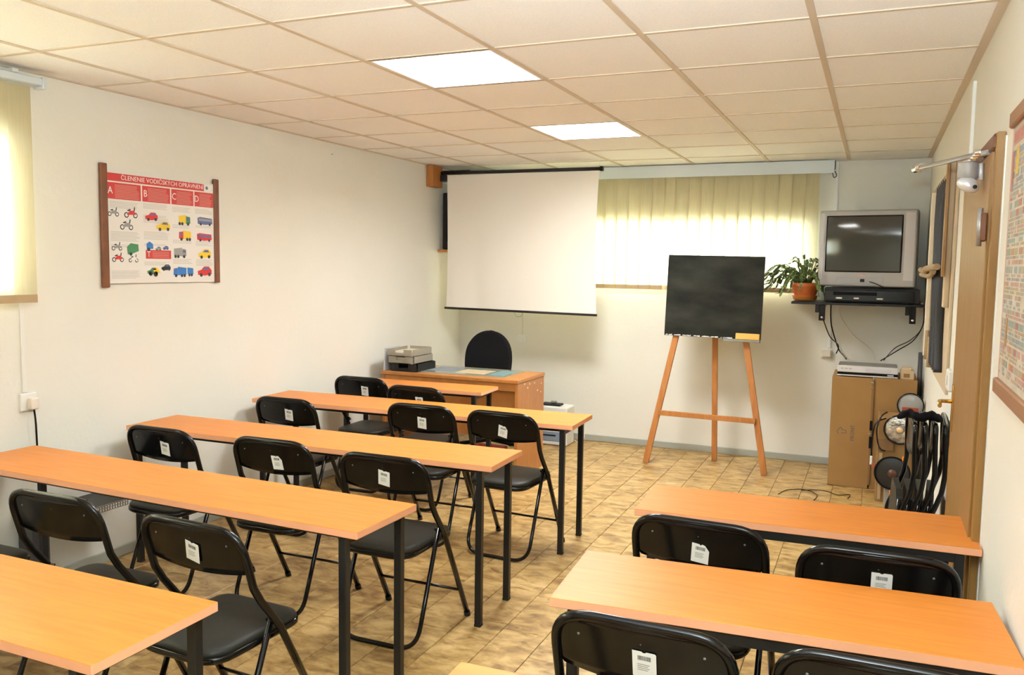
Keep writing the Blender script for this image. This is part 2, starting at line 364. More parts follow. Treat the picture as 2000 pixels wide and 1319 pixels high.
# ------------------------------------------------------------------ vertical blinds
def blind(axis, pos, a0, a1, ztop, zbot, pitch, label, railz):
    t = thing('vertical_blind', label, 'blind')
    if axis == 'y': bx('head_rail', (a0 - .03, a1 + .03, pos - .03, pos + .03, railz, railz + .045), blindrail, t, .004); bx('valance', (a0 - .03, a1 + .10, pos - .035, pos - .031, railz - .012, railz + .088), blindrail, t, .001)
    else:
        bx('head_rail', (pos - .03, pos + .03, a0, a1 + .03, railz, railz + .035), blindrail, t, .004)
        for yy in (a1 - .12, a1 - .5): bx('bracket', (XL, pos + .034, yy, yy + .03, railz + .036, railz + .052), white, t, .002)
        bx('rail_cap', (pos - .033, pos + .033, a1 + .03, a1 + .05, railz - .012, railz + .04), blindrail, t, .003)
    n = int(round((a1 - a0) / pitch))
    for k in range(n):
        c = a0 + (k + .5) * pitch; ang = math.radians(4 + random.uniform(-2, 4)); w = .119 / 2
        if axis == 'y' and abs(c + .23) < .06: ang = math.radians(30)
        b = B(); N = 6; cols_ = []
        for q in range(N + 1):
            u = (q / N - .5) * 2; s = u * w; bow = .006 * (1 - u * u)
            lx, ly = s * math.cos(ang) - bow * math.sin(ang), -s * math.sin(ang) - bow * math.cos(ang)
            p = (c + lx, pos + ly) if axis == 'y' else (pos - ly, c + lx)
            cols_.append((b.verts.new((p[0], p[1], ztop)), b.verts.new((p[0], p[1], zbot + .0))))
        for p, q in zip(cols_, cols_[1:]):
            f = b.faces.new((p[0], q[0], q[1], p[1])); f.smooth = True
        s_ = obj('slat', b, slat_m, t)
        b = B(); hv = []
        for q in range(N + 1):
            u = (q / N - .5) * 2; s = u * w; bow = .006 * (1 - u * u)
            row = []
            for dd in (-.003, .003):
                lx, ly = s * math.cos(ang) - (bow + dd) * math.sin(ang), -s * math.sin(ang) - (bow + dd) * math.cos(ang)
                p = (c + lx, pos + ly) if axis == 'y' else (pos - ly, c + lx)
                row += [b.verts.new((p[0], p[1], zbot + .035)), b.verts.new((p[0], p[1], zbot - .002))]
            hv.append(row)
        for p, q in zip(hv, hv[1:]):
            for i1, i2 in ((0, 1), (3, 2), (2, 0), (1, 3)): b.faces.new((p[i1], q[i1], q[i2], p[i2]))
        b.faces.new((hv[0][0], hv[0][1], hv[0][3], hv[0][2])); b.faces.new((hv[-1][0], hv[-1][1], hv[-1][3], hv[-1][2]))
        obj('hem_weight', b, tape_m, s_)
    return t
blind('y', YB - .07, -2.00, 1.00, 2.335, 1.385, .103, 'long beige vertical blind over the back window behind the easel', 2.34)
blind('x', XL + .055, -2.80, -.37, 2.355, 1.375, .115, 'beige vertical blind at the left edge over the side window', 2.365)

# ------------------------------------------------------------------ writing tables
TZ = .72
def table(xc, yc, L, D, yaw, label, group, ins=.035, rh=.020):
    t = thing('classroom_table', label, 'table', (xc, yc, 0), math.radians(yaw), group)
    b = B(); box(b, -L / 2, L / 2, -D / 2, D / 2, TZ - .025, TZ, bev=.0015)
    for f in b.faces:
        f.normal_update(); f.material_index = 1 if abs(f.normal.z) < .5 else 0
    obj('tabletop', b, [wood, band], t)
    lx, ly = L / 2 - .062, D / 2 - .018
    for sx in (-1, 1):
        for sy in (-1, 1):
            l = bx('leg', (sx * lx - .0145, sx * lx + .0145, sy * ly - .0145, sy * ly + .0145, .006, TZ - .026), blk2, t, .0025)
            bx('leg_cap', (sx * lx - .0155, sx * lx + .0155, sy * ly - .0155, sy * ly + .0155, 0, .012), rubber, l, .002)
        bx('end_rail', (sx * lx - .0125, sx * lx + .0125, -ly + .0146, ly - .0146, TZ - .0555, TZ - .0257), blk2, t, .002)
    for sy in (-1, 1): bx('apron_rail', (-lx, lx, sy * (ly - ins) - .0125, sy * (ly - ins) + .0125, TZ - .0255 - rh, TZ - .0255), blk2, t, .002)
    return t
def tab(LF, RF, D, label, group):
    """table from its far-left and far-right top corners"""
    a = math.atan2(RF[1] - LF[1], RF[0] - LF[0]); L = math.hypot(RF[0] - LF[0], RF[1] - LF[1])
    cx = (LF[0] + RF[0]) / 2 + D / 2 * math.sin(a); cy = (LF[1] + RF[1]) / 2 - D / 2 * math.cos(a)
    kw = {} if group == GL else {'ins': 0, 'rh': .03}
    return table(cx, cy, L, D, math.degrees(a), label, group, **kw)
GL, GR = 'narrow desks of the left block', 'narrow desks of the right block'
tab((-2.09, -1.500), (-.052, -1.506), .376, 'long narrow beech desk in the near left corner, front of the left block', GL)
tab((-2.078, -.468), (-.036, -.527), .365, 'long beech desk, second of the left block, over the perforated tray', GL)
tab((-2.100, .414), (-.034, .454), .356, 'long beech desk, third of the left block counted from the camera', GL)
tab((-2.130, 1.434), (-.034, 1.511), .387, 'long beech desk, fourth of the left block, before the short one', GL)
tab((-2.090, 2.212), (-.977, 2.275), .315, 'short beech desk pushed up against the front of the teacher desk', GL)
tab((.670, .128), (1.766, .178), .366, 'beech desk of the right block nearest the door and cartons', GR)
tab((.670, -.731), (1.757, -.655), .390, 'beech desk in the lower right, middle of the right block', GR)
tab((.649, -1.534), (1.76, -1.50), .39, 'beech desk at the bottom edge, only its corner showing', GR)

# ------------------------------------------------------------------ folding chairs
def back_y(z): return -.215 + (.785 - z) * .297
def make_chair_parts():
    P = {}
    W2 = .206
    side = [(.18, .012), (-.048, .445), (-.128, .548), (-.160, .600), (-.215, .785)]
    pts = [(-W2, y, z) for y, z in side] + [(W2, y, z) for y, z in side[::-1]]
    rad = [0, .07, .07, .06, .125, .125, .06, .07, .07, 0]
    b = B(); tube(b, fillet(pts, rad, 8), .0122, 10); P['frame'] = (b, blk)
    # pressed backrest
    b = B(); N = 24; K = 7; rows = []; fr = []
    for q in range(N + 1):
        u = math.sin((q / N * 2 - 1) * PI / 2); x = u * .2055
        rc = .095; t_ = min(1, math.sqrt(max(0, (.206 - abs(x)) / rc))); top = .786 - rc * .98 * (1 - t_) ** 2
        bot = .628 + .020 * u * u + (.0 if abs(u) < .93 else .012)
        col = []
        for k in range(K + 1):
            z = bot + (top - bot) * k / K; y = back_y(z) - .013 * (1 - u * u) + .004; col.append(b.verts.new((x, y, z)))
        rows.append(col)
    for p, q in zip(rows, rows[1:]):
        for k in range(K): f = b.faces.new((p[k], q[k], q[k + 1], p[k + 1])); f.smooth = True
    bmesh.ops.recalc_face_normals(b, faces=b.faces[:]); bmesh.ops.solidify(b, geom=b.faces[:], thickness=.003)
    P['backrest'] = (b, blk)
    # seat pad, crowned
    def outline(s, inset=0):
        o = []
        pts_ = [(.172, .105, .05), (-.172, .105, .05), (-.165, -.285, .085), (.165, -.285, .085)]
        q = fillet([(x * s, y, 0) for x, y, r in [((pts_[0][0] + pts_[3][0]) / 2, -.09, 0)] + [pts_[0], pts_[1], pts_[2], pts_[3]]] + [((.1685) * s, -.09, 0)], [0, .06, .06, .095, .095, 0], 6)
        cxm, cym = 0, -.09
        return [((v.x) * (1 - inset / .17), cym + (v.y - cym) * (1 - inset / .19)) for v in q[:-1]]
    b = B(); rings = []
    for ins, z in ((0, .412), (0, .424), (.004, .431), (.02, .4355), (.07, .437)):
        rings.append([b.verts.new((x, y, z)) for x, y in outline(1, ins)])
    n = len(rings[0])
    for a, c in zip(rings, rings[1:]):
        for k in range(n): f = b.faces.new((a[k], a[(k + 1) % n], c[(k + 1) % n], c[k])); f.smooth = True
    b.faces.new(rings[-1]); b.faces.new(rings[0][::-1]); P['seat'] = (b, vinyl)
    b = B(); rings = []
    for ins, z in ((.02, .388), (.003, .390), (-.004, .397), (-.004, .411), (.002, .4135)):
        rings.append([b.verts.new((x, y, z)) for x, y in outline(1, ins)])
    for a, c in zip(rings, rings[1:]):
        for k in range(n): f = b.faces.new((a[k], a[(k + 1) % n], c[(k + 1) % n], c[k])); f.smooth = True
    b.faces.new(rings[-1]); b.faces.new(rings[0][::-1]); P['seat_pan'] = (b, blk)
    x = .187
    b = B(); tube(b, fillet([(-x, -.062, .475), (-x, -.250, .0105), (x, -.250, .0105), (x, -.062, .475)], [0, .095, .095, 0], 10), .0098, 10); P['rear_leg_loop'] = (b, blk)
    b = B(); tube(b, [(-.20, .106, .145), (.20, .106, .145)], .0065, 8); P['crossbar'] = (b, blk)
    for s, nm in ((-1, 'pivot_pin'), (1, 'pivot_pin.001')):
        b = B(); tube(b, [(s * .17, -.065, .463), (s * .215, -.065, .463)], .006, 8); P[nm] = (b, blk)
    return P
PP = make_chair_parts()
proto = bpy.data.objects.new('folding_chair', None); C.objects.link(proto)
chair_parts = {k: obj(k.split('.')[0], v[0], v[1], proto) for k, v in PP.items()}
b = B(); tube(b, [(0, 0, 0), (0, -.008, .022)], .0145, 10); f0 = obj('rubber_foot', b, rubber, proto); f0.location = (-.206, .183, 0)
f1 = inst(f0, 'rubber_foot', proto, (.206, .183, 0))
b = B(); lathe(b, [(0, .002), (.002, .0016), (.0034, 0)], 10, R(90, 'X')); r0 = obj('rivet', b, M('rivet_grey', (.13, .13, .12), .4), proto); r0.location = (-.145, back_y(.735) - .0145 + .008, .735)
inst(r0, 'rivet', proto, (.145, back_y(.735) - .0145 + .008, .735)); inst(r0, 'rivet', proto, (.004, back_y(.742) - .0105, .742))
# barcode tag
def tag_mesh(cut):
    b = B(); w, h = .055, .068
    poly = [(-w / 2, -h), (w / 2, -h), (w / 2, -.002), (w / 2 - .003, .001), (.005, .001), (.002, -.002), (-.003, -.002), (-.006, .001), (-w / 2, .001)] if not cut else \
           [(-w / 2, -h), (w / 2, -h), (w / 2, -.02), (w / 2 - .014, -.002), (.004, 0), (0, -.005), (-.005, -.001), (-w / 2, 0)]
    prism(b, poly, 0, .0007, R(90, 'X')); return b
def barcode_mesh():
    b = B(); x = -.015; rr = random.Random(3)
    while x < .015:
        w = rr.choice((.0006, .0012, .0018)); box(b, x, x + w, -.0010, -.0007, -.022, -.010); x += w + rr.choice((.0007, .0012))
    for k in range(4): box(b, -.016, .012 - .004 * (k % 2), -.0010, -.0007, -.034 - .005 * k, -.0335 - .005 * k + .0006)
    return b
tagA = obj('price_tag', tag_mesh(False), paper, proto); codeA = obj('barcode', barcode_mesh(), inkg, tagA)
tagB_me = None
bb = tag_mesh(True); bmesh.ops.recalc_face_normals(bb, faces=bb.faces[:]); tagB_me = bpy.data.meshes.new('price_tag_torn'); bb.to_mesh(tagB_me); bb.free(); tagB_me.materials.append(paper)
def copy_tree(o, parent=None):
    c = o.copy(); C.objects.link(c); c.parent = parent
    for ch in o.children: copy_tree(ch, c)
    return c
GC = {'L': 'black folding chairs at the left desks', 'R': 'black folding chairs at the right desks'}
CH = [  # x, y, yaw, tag (x, z, tilt, torn) or None, label, group
 (-1.073, -.967, 1.0, None, 'black folding chair without a paper tag, behind the nearest left desk', 'L'),
 (-.430, -.995, -2.5, (.005, .728, 12, 0), 'black folding chair with whole seat showing behind the nearest left desk corner', 'L'),
 (-1.720, -.99, 0, (.0, .726, 5, 0), 'black folding chair cut off by the left edge, only its seat corner showing', 'L'),
 (-1.620, .032, -1, (.030, .727, 8, 0), 'tagged black folding chair beside the left wall behind the second left desk', 'L'),
 (-1.002, .064, 1, (.022, .720, -2, 1), 'black folding chair with torn tag, middle one behind the second left desk', 'L'),
 (-.390, .016, 0, (.004, .728, 9, 0), 'black folding chair with big tag at the aisle, behind the second left desk end', 'L'),
 (-1.665, 1.003, 0, (.024, .728, 6, 0), 'black folding chair near the left wall behind the third left desk', 'L'),
 (-.870, 1.173, 1, (.004, .721, 5, 0), 'black folding chair, middle one between the third and fourth left desks', 'L'),
 (-.356, 1.167, -3, (.006, .719, 12, 1), 'black folding chair at the aisle beside the fourth left desk end, cut-corner tag', 'L'),
 (-1.791, 1.969, 1, (.030, .730, 5, 0), 'farthest left black folding chair behind the fourth desk, near the paper trays', 'L'),
 (-1.231, 1.760, -2, (.026, .727, 0, 0), 'black folding chair half hidden by the fourth left desk, tag peeking over', 'L'),
 (.970, -.305, -2, (.004, .717, 6, 1), 'black folding chair at the aisle end of the far right desk', 'R'),
 (1.472, -.376, 2, (.006, .732, 0, 0), 'black folding chair by the right wall with square tag, at the far right desk', 'R'),
 (.995, -1.120, -1, (.004, .724, 1, 0), 'large nearest black folding chair at the bottom centre, white barcode tag', 'R'),
 (1.490, -1.100, 0, (.0, .722, 0, 0), 'black folding chair in the bottom right corner, only its top edge showing', 'R'),
]
for i, (x, y, yaw, tg, label, g) in enumerate(CH):
    c = copy_tree(proto); c.location = (x, y, 0); c.rotation_euler = (0, 0, math.radians(yaw)); tag(c, label, 'chair', GC[g])
    tt = [k for k in c.children if k.name.startswith('price_tag')][0]
    if tg is None:
        for k in list(tt.children): bpy.data.objects.remove(k)
        bpy.data.objects.remove(tt)
    else:
        tt.location = (tg[0] + .008, back_y(tg[1]) - .0150, tg[1]); tt.rotation_euler = (math.radians(15), math.radians(tg[2]), 0)
        if tg[3]: tt.data = tagB_me
# folded chairs stacked against the right wall: same parts, folded flat
def folded_parts():
    P = {}
    W2 = .206
    side = [(-.050, .014), (-.050, .40), (-.012, .50), (.012, .58), (.020, .66), (.012, .80), (.010, .880)]
    pts = [(d, -W2, z) for d, z in side] + [(d, W2, z) for d, z in side[::-1]]
    b = B(); tube(b, fillet(pts, [0, .15, .15, .15, .15, .2, .085, .085, .2, .15, .15, .15, .15, 0], 7), .0112, 10); P['frame'] = (b, blk)
    b = B(); N = 16; rows = []
    for q in range(N + 1):
        u = q / N * 2 - 1; yv = u * .203; edge = max(0, (abs(yv) - .13) / .075); top = .882 - .075 * (1 - math.sqrt(max(0, 1 - min(edge, .995) ** 2)))
        bot = .725 + .02 * u * u; rows.append([b.verts.new((.012 - .010 * (1 - u * u), yv, bot + (top - bot) * k / 4)) for k in range(5)])
    for p, q in zip(rows, rows[1:]):
        for k in range(4): f = b.faces.new((p[k], q[k], q[k + 1], p[k + 1])); f.smooth = True
    bmesh.ops.solidify(b, geom=b.faces[:], thickness=.003); P['backrest'] = (b, blk)
    b = B(); prism(b, rrect(-.20, .19, -.17, .17, .06), -.012, .014, T(-.030, 0, .36) @ R(90, 'Y')); P['seat'] = (b, vinyl)
    b = B(); tube(b, fillet([(-.030, -.187, .53), (-.058, -.187, .03), (-.058, .187, .03), (-.030, .187, .53)], [0, .095, .095, 0], 8), .0098, 10); P['rear_leg_loop'] = (b, blk)
    return P
fproto = bpy.data.objects.new('folded_chair', None); C.objects.link(fproto)
for k, v in folded_parts().items(): obj(k, v[0], v[1], fproto)
FL = ['folded black chair against the right wall, innermost of the stack', 'folded black chair second from the wall in the leaning stack', 'folded black chair third from the wall in the leaning stack', 'folded black chair at the outer side of the leaning stack by the round lamps']
for k in range(4):
    c = fproto if k == 0 else copy_tree(fproto)
    c.location = (1.742 - .050 * k, 1.30 - .008 * k, 0); c.rotation_euler = (0, math.radians(1.0 + .2 * k), math.radians(1.5 * k - 2))
    tag(c, FL[k], 'chair', 'folded chairs stacked upright by the door')
# remove the chair prototype
def kill(o):
    for k in list(o.children): kill(k)
    bpy.data.objects.remove(o)
kill(proto)
bag = B(); pts = [(1.565, 1.12, .905), (1.605, 1.16, .922), (1.65, 1.12, .912), (1.70, 1.15, .918), (1.742, 1.12, .908)]
tube(bag, cat(pts, 5), [.012, .018, .022, .026, .02, .024, .03, .022, .024, .028, .022, .026, .03, .024, .026, .03, .026, .02, .024, .018, .012], 9, flat=.7)
tag(obj('crumpled_bag', bag, blkm), 'crumpled black bag lying over the tops of the folded chairs', 'bag')

# ------------------------------------------------------------------ teacher desk
t = thing('teacher_desk', 'orange wooden teacher desk with full side panel before the office chair', 'desk', (0, 0, 0))
DX0, DX1, DYF, DYB, DT = -2.06, -.905, 2.46, 3.005, .742
b = B(); box(b, DX0, DX1, DYF, DYB, DT - .025, DT, bev=.002)
obj('desktop', b, deskw, t)
for x0, nm in ((DX0 + .005, 0), (DX1 - .028, 1)):
    sp = bx('side_panel', (x0, x0 + .024, DYF + .012, DYB - .006, 0, DT - .026), deskw, t, .0015)
    if nm:
        for yy, zz in ((2.60, .70), (2.70, .69), (2.80, .685), (2.66, .665), (2.86, .62), (2.93, .60), (2.94, .665)): bx('screw_cap', (x0 + .024, x0 + .026, yy - .005, yy + .005, zz - .005, zz + .005), creamp, sp, 0)
bx('front_rail', (DX0 + .03, DX1 - .0285, DYF + .012, DYF + .03, DT - .085, DT - .026), deskw, t, .002)
bx('modesty_panel', (DX0 + .03, DX1 - .0285, DYF + .05, DYF + .068, .30, DT - .0255), deskw, t, .002)
mt = thing('desk_mat', 'greenish glass desk mat over a map on the teacher desk', 'desk mat', (0, 0, 0))
b = B(); prism(b, rrect(-1.80, -1.06, 2.56, 2.955, .01), DT + .0005, DT + .005); obj('glass_sheet', b, matm, mt)
bx('map_print', (-1.50, -1.25, 2.62, 2.85, DT + .0052, DT + .0056), INK['tan'], mt, 0)
bx('map_print', (-1.22, -1.09, 2.62, 2.90, DT + .0052, DT + .0056), INK['teal'], mt, 0)
bx('map_print', (-1.76, -1.56, 2.64, 2.90, DT + .0052, DT + .0056), INK['slate'], mt, 0)
def tray(z, m, x0, x1, y0, y1, h, label, yaw=0):
    b = B(); w = .004
    o = thing('letter_tray', label, 'tray', (0, 0, 0), group='letter trays stacked on the teacher desk')
    prism(b, rrect(x0, x1, y0, y1, .02, 3), z, z + .004); obj('tray_floor', b, m, o)
    b = B()
    hf = h * .62
    for (a, c, d_, e, hh) in ((x0, x0 + w, y0 + .02, y1 - .02, h), (x1 - w, x1, y0 + .02, y1 - .02, h), (x0 + .02, x1 - .02, y1 - w, y1, h), (x0 + .005, x0 + .075, y0, y0 + w, h), (x1 - .075, x1 - .005, y0, y0 + w, h), (x0 + .07, x1 - .07, y0, y0 + w, h * .45)):
        box(b, a, c, d_, e, z + .002, z + hh)
    obj('tray_wall', b, m, o); return o
tray(DT + .001, blk2, -2.000, -1.765, 2.50, 2.82, .060, 'black letter tray at the bottom of the stack')
tray(DT + .066, grey_tray, -2.015, -1.790, 2.49, 2.82, .052, 'smoky grey letter tray, middle of the stack')
tray(DT + .122, grey_tray, -2.020, -1.795, 2.48, 2.81, .050, 'smoky grey letter tray, topmost of the stack')
b = B(); box(b, -2.008, -1.80, 2.50, 2.80, DT + .127, DT + .150, mat=None, bev=.003); tag(obj('paper_stack', b, M('aged_paper', (.62, .55, .43), .8)), 'beige papers lying in the top letter tray', 'papers')
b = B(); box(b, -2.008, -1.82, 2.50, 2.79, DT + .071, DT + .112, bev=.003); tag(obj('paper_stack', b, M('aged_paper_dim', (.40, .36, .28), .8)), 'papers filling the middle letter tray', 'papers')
b = B(); box(b, -.004, .004, -.11, .11, 0, .175, bev=.001, mat=T(-2.052, 2.60, DT + .0005) @ R(3, 'Y')); tag(obj('document_folder', b, M('pale_folder', (.62, .65, .70), .5)), 'pale folder standing on edge left of the letter trays', 'folder')

# office chair behind the desk
t = thing('office_chair', 'black fabric office chair with rounded back behind the teacher desk', 'chair', (-1.50, 3.28, 0))
b = B(); N, K = 20, 16; g = []
for k in range(K + 1):
    v = math.sin(k / K * PI / 2); z = .56 + .467 * v
    hw = .175 + .038 * math.sin(PI * min(1, v * 1.15)) if v < .45 else (.213 * max(0, 1 - ((v - .45) / .5501) ** 2.6) ** .5 + .0005)
    g.append([b.verts.new((hw * (q / N * 2 - 1), -.02 + .03 * (q / N * 2 - 1) ** 2 * -1 + .05 * (v - .3), z)) for q in range(N + 1)])
for a, c in zip(g, g[1:]):
    for q in range(N): f = b.faces.new((a[q], a[q + 1], c[q + 1], c[q])); f.smooth = True
bmesh.ops.recalc_face_normals(b, faces=b.faces[:]); bmesh.ops.solidify(b, geom=b.faces[:], thickness=.035); obj('backrest', b, blkm, t)
b = B(); prism(b, rrect(-.23, .23, -.22, .21, .08), .43, .49); obj('seat', b, blkm, t)
tb('back_bar', fillet([(0, .12, .425), (0, .24, .43), (0, .055, .62)], .05), .014, blk2, t)
tb('gas_column', [(0, 0, .10), (0, 0, .43)], .025, blk2, t, 12)
for k in range(5):
    a = 2 * PI * k / 5; l = tb('base_leg', [(.02 * math.cos(a), .02 * math.sin(a), .10), (.27 * math.cos(a), .27 * math.sin(a), .075)], .017, blk2, t)
    b = B(); lathe(b, [(0, -.012), (.028, -.012), (.028, .012), (0, .012)], 14, T(.27 * math.cos(a), .27 * math.sin(a), .0285) @ R(90, 'X')); obj('caster', b, blk2, l)

bx_red = B(); box(bx_red, -1.36, -1.10, 2.60, 2.75, 0, .19, bev=.008); box(bx_red, -1.25, -1.21, 2.66, 2.69, .19, .21, bev=.004)
tag(obj('toolbox', bx_red, INK['red']), 'small red box on the floor under the teacher desk', 'box')

# white appliance on the floor beside the desk
t = thing('floor_appliance', 'white boxy appliance with blue-grey front on floor behind teacher desk', 'appliance', (-1.10, 3.83, 0))
b = B(); box(b, -.13, .13, -.10, .10, .005, .345, bev=.012, seg=2); obj('body', b, white_k, t)
bx('control_panel', (-.10, .085, -.104, -.099, .04, .125), disp, t, .002); bx('panel_slot', (-.09, .03, -.1065, -.1035, .085, .098), dark, t, .001)
bx('top_grip', (-.13, .05, -.07, .03, .346, .362), dark, t, .004); bx('feed_knob', (-.05, .0, -.03, .0, .362, .385), steel, t, .005)
bx('side_button', (.12, .132, -.06, -.03, .25, .275), dark, t, .002)
tag(tb('appliance_cable', cat([(-.965, 3.84, .14), (-.90, 3.90, .16), (-.87, 3.92, .08), (-.90, 3.90, .008), (-1.0, 4.02, .008)], 8), .003, white), 'white cable looping from the floor appliance', 'cable')

# ------------------------------------------------------------------ easel with blackboard
t = thing('easel', 'orange wooden three-legged easel before the back window', 'easel', (0, 0, 0))
def legbar(name, p, q, w, d_, parent, m=easelw):
    p, q = Vector(p), Vector(q); ax = (q - p); L = ax.length; z = ax.normalized(); x = (Vector((1, 0, 0)) - z * z.x).normalized(); y = z.cross(x)
    mt_ = Matrix(((x.x, y.x, z.x, p.x), (x.y, y.y, z.y, p.y), (x.z, y.z, z.z, p.z), (0, 0, 0, 1)))
    b = B(); box(b, -w / 2, w / 2, -d_ / 2, d_ / 2, 0, L, bev=.002, mat=None); bmesh.ops.transform(b, matrix=mt_, verts=b.verts[:]); return obj(name, b, m, parent)
def ey(z): return 3.468 + .075 * z
legbar('leg', (-.200, ey(0), .003), (.112, ey(1.62), 1.62), .046, .028, t)
legbar('leg', (.724, ey(0), .003), (.430, ey(1.62), 1.62), .046, .028, t)
legbar('leg', (.290, 3.80, .003), (.271, 3.655, 1.60), .042, .026, t)
legbar('crossbar', (-.110, ey(.42) - .028, .418), (.645, ey(.42) - .028, .412), .040, .018, t)
b = B(); 
legbar('crossbar', (.08, ey(1.5) + .026, 1.50), (.47, ey(1.5) + .026, 1.50), .04, .018, t)
b.free()
bd = thing('blackboard', 'small worn blackboard resting on the wooden easel', 'blackboard', (0, 0, 0))
def board_box(x0, x1, s0, s1, d0, d1, bev=.001):
    # s up the board from its foot, d in front of the legs
    b = B(); box(b, x0, x1, d0, d1, s0, s1, bev=bev, mat=T(.285, ey(1.035) - .017, 1.035) @ R(-4.3, 'X') @ R(.6, 'Y')); return b
obj('board_face', board_box(-.372, .366, 0, .634, -.020, -.004, .001), board_m, bd)
o = obj('board_edge', board_box(-.374, .368, -.002, .636, -.019, -.0045, .001), M('board_edge_mat', (.03, .035, .03), .5), bd)
obj('chalk_ledge', board_box(.095, .366, -.022, -.004, -.060, -.004), M('ledge_grey', (.22, .22, .18), .6), bd)
b = B(); rr = random.Random(5)
Mx = T(.285, ey(1.035) - .017, 1.035) @ R(-4.3, 'X') @ R(.6, 'Y')
for k in range(46):
    x = rr.uniform(-.365, .12); w = rr.uniform(.004, .022); box(b, x, x + w, -.0212, -.0202, rr.uniform(0, .003), rr.uniform(.004, .010), mat=Mx)
obj('chalk_dust', b, chalk, bd, kind='stuff')
tag(obj('wooden_eraser', board_box(.185, .362, -.003, .045, -.056, -.024, .003), yellow), 'yellow wooden block on the ledge of the blackboard', 'eraser')
tag(obj('chalk_stick', board_box(.125, .160, -.003, .008, -.050, -.040, .002), chalk), 'white chalk stick on the ledge beside the yellow block', 'chalk')

# ------------------------------------------------------------------ projection screen
SY = 3.55
t = thing('projection_screen', 'white pull-down projection screen hanging before the back wall', 'projection screen', (0, 0, 0))
N, K = 30, 24; b = B(); g = []
for k in range(K + 1):
    v = k / K; row = []
    for q in range(N + 1):
        u = q / N; zt = 2.352; zb = 1.193 - .012 * u
        inx = .016 * math.sin(PI * v) * (1 if v > 0 else 0)
        x0, x1 = -2.065 + inx * .3, -.672 - inx
        y = SY + .010 * math.sin(u * 5.5 + v * 1.5) * math.sin(PI * v) + .022 * math.exp(-((u - .12 - .10 * v) / .07) ** 2) * v
        row.append(b.verts.new((x0 + (x1 - x0) * u, y, zt + (zb - zt) * v)))
    g.append(row)
for a, c in zip(g, g[1:]):
    for q in range(N): f = b.faces.new((a[q], a[q + 1], c[q + 1], c[q])); f.smooth = True
obj('screen_cloth', b, screen_m, t)
tb('roller_tube', [(-2.127, SY + .005, 2.372), (-.655, SY + .005, 2.366)], .015, blk2, t, 12)
bx('end_cap', (-.668, -.640, SY - .015, SY + .026, 2.348, 2.386), blk, t, .004)
tb('bottom_bar', [(-2.080, SY, 1.186), (-.665, SY, 1.172)], .010, dark, t, 10)
tb('pull_loop', cat([(-1.40, SY, 1.172), (-1.395, SY, 1.145), (-1.365, SY, 1.132), (-1.335, SY, 1.145), (-1.33, SY, 1.172)], 6), .003, steel, t, 6)
tb('hanging_cord', [(-.675, SY, 2.386), (-.672, SY, H - .003)], .002, white, t, n=6)
t2 = thing('screen_bracket', 'black metal bracket holding the screen roller by the left wall', 'bracket', (0, 0, 0))
bx('bracket_arm', (-2.128, -1.86, SY + .022, SY + .05, 2.362, 2.395), blk2, t2, .003); bx('bracket_block', (-2.128, -2.07, SY - .02, SY + .021, 2.30, 2.354), blk2, t2, .003)
t2 = thing('wooden_bracket_block', 'orange-brown wooden block on the left wall at the ceiling', 'block', (0, 0, 0))
bx('wood_block', (XL + .001, -2.13, 3.41, 3.585, 2.245, 2.428), easelw, t2, .004)

# small TV in the left corner behind the screen
t = thing('small_television', 'dark small television on a corner shelf half hidden by the screen', 'television', (-1.92, 3.66, 1.706))
b = B(); box(b, -.25, .25, 0, .10, 0, .505, bev=.012, seg=2); prism(b, [(-.24, 0), (.24, 0), (.14, .20), (-.14, .20)], .04, .46, T(0, .10, 0)); obj('cabinet', b, dark, t)
b = B(); box(b, -.205, .205, -.006, .002, .07, .45, bev=.004); obj('bezel', b, blk, t)
b = B(); box(b, -.19, .19, -.012, -.0055, .085, .435, bev=.003); obj('picture_tube', b, M('warm_crt', (.12, .105, .09), .15), t)
t = thing('corner_shelf', 'orange wooden shelf in the back left corner under the small television', 'shelf', (0, 0, 0))
bx('shelf_board', (XL + .001, -1.64, 3.63, YB - .11, 1.682, 1.7045), easelw, t, .002)
bx('shelf_bracket', (XL + .002, XL + .025, 3.88, YB - .13, 1.58, 1.681), easelw, t, .002)

# sockets, ducts and cables of the back wall
def socket(x, z, y=YB, label='', plug=True, name='wall_socket'):
    s = thing(name, label, 'socket', (x, y, z))
    b = B(); box(b, -.04, .04, -.012, 0, -.04, .04, bev=.004, seg=2); obj('socket_plate', b, white, s)
    b = B(); lathe(b, [(.026, 0), (.026, .016), (.020, .016), (.019, .006), (0, .006)], 20, R(90, 'X')); obj('socket_well', b, white, s)
    b = B(); lathe(b, [(0, .008), (.003, .008), (.003, 0)], 8, T(-.007, 0, -.002) @ R(90, 'X')); lathe(b, [(0, .008), (.003, .008), (.003, 0)], 8, T(.007, 0, -.002) @ R(90, 'X')); obj('socket_holes', b, dark, s)
    return s
socket(-1.555, .888, label='white round wall socket behind the office chair')
tag(tb('surface_wire', [(-1.553, YB - .004, .93), (-1.545, YB - .004, H - .01)], .0035, beige, n=6), 'thin surface wire rising from the back wall socket', 'wire')
s = socket(1.10, .90, label='beige adapter plugged into the socket beside the carton')
bx('plug_adapter', (-.035, .035, -.05, -.013, -.025, .035), beige, s, .006)
tag(bx('cable_duct', (1.105, 1.130, YB - .012, YB, .95, H - .006), white, None, .002), 'white vertical cable duct on the back wall beside the blind', 'duct')
tag(tb('ceiling_hook', cat([(1.10, YB - .03, H - .002), (1.10, YB - .03, 2.37), (1.085, YB - .03, 2.34), (1.095, YB - .03, 2.30), (1.115, YB - .03, 2.315), (1.10, YB - .03, 2.35)], 6), .003, dark, n=6), 'small dark wire hook hanging at the ceiling right of the blind', 'hook')

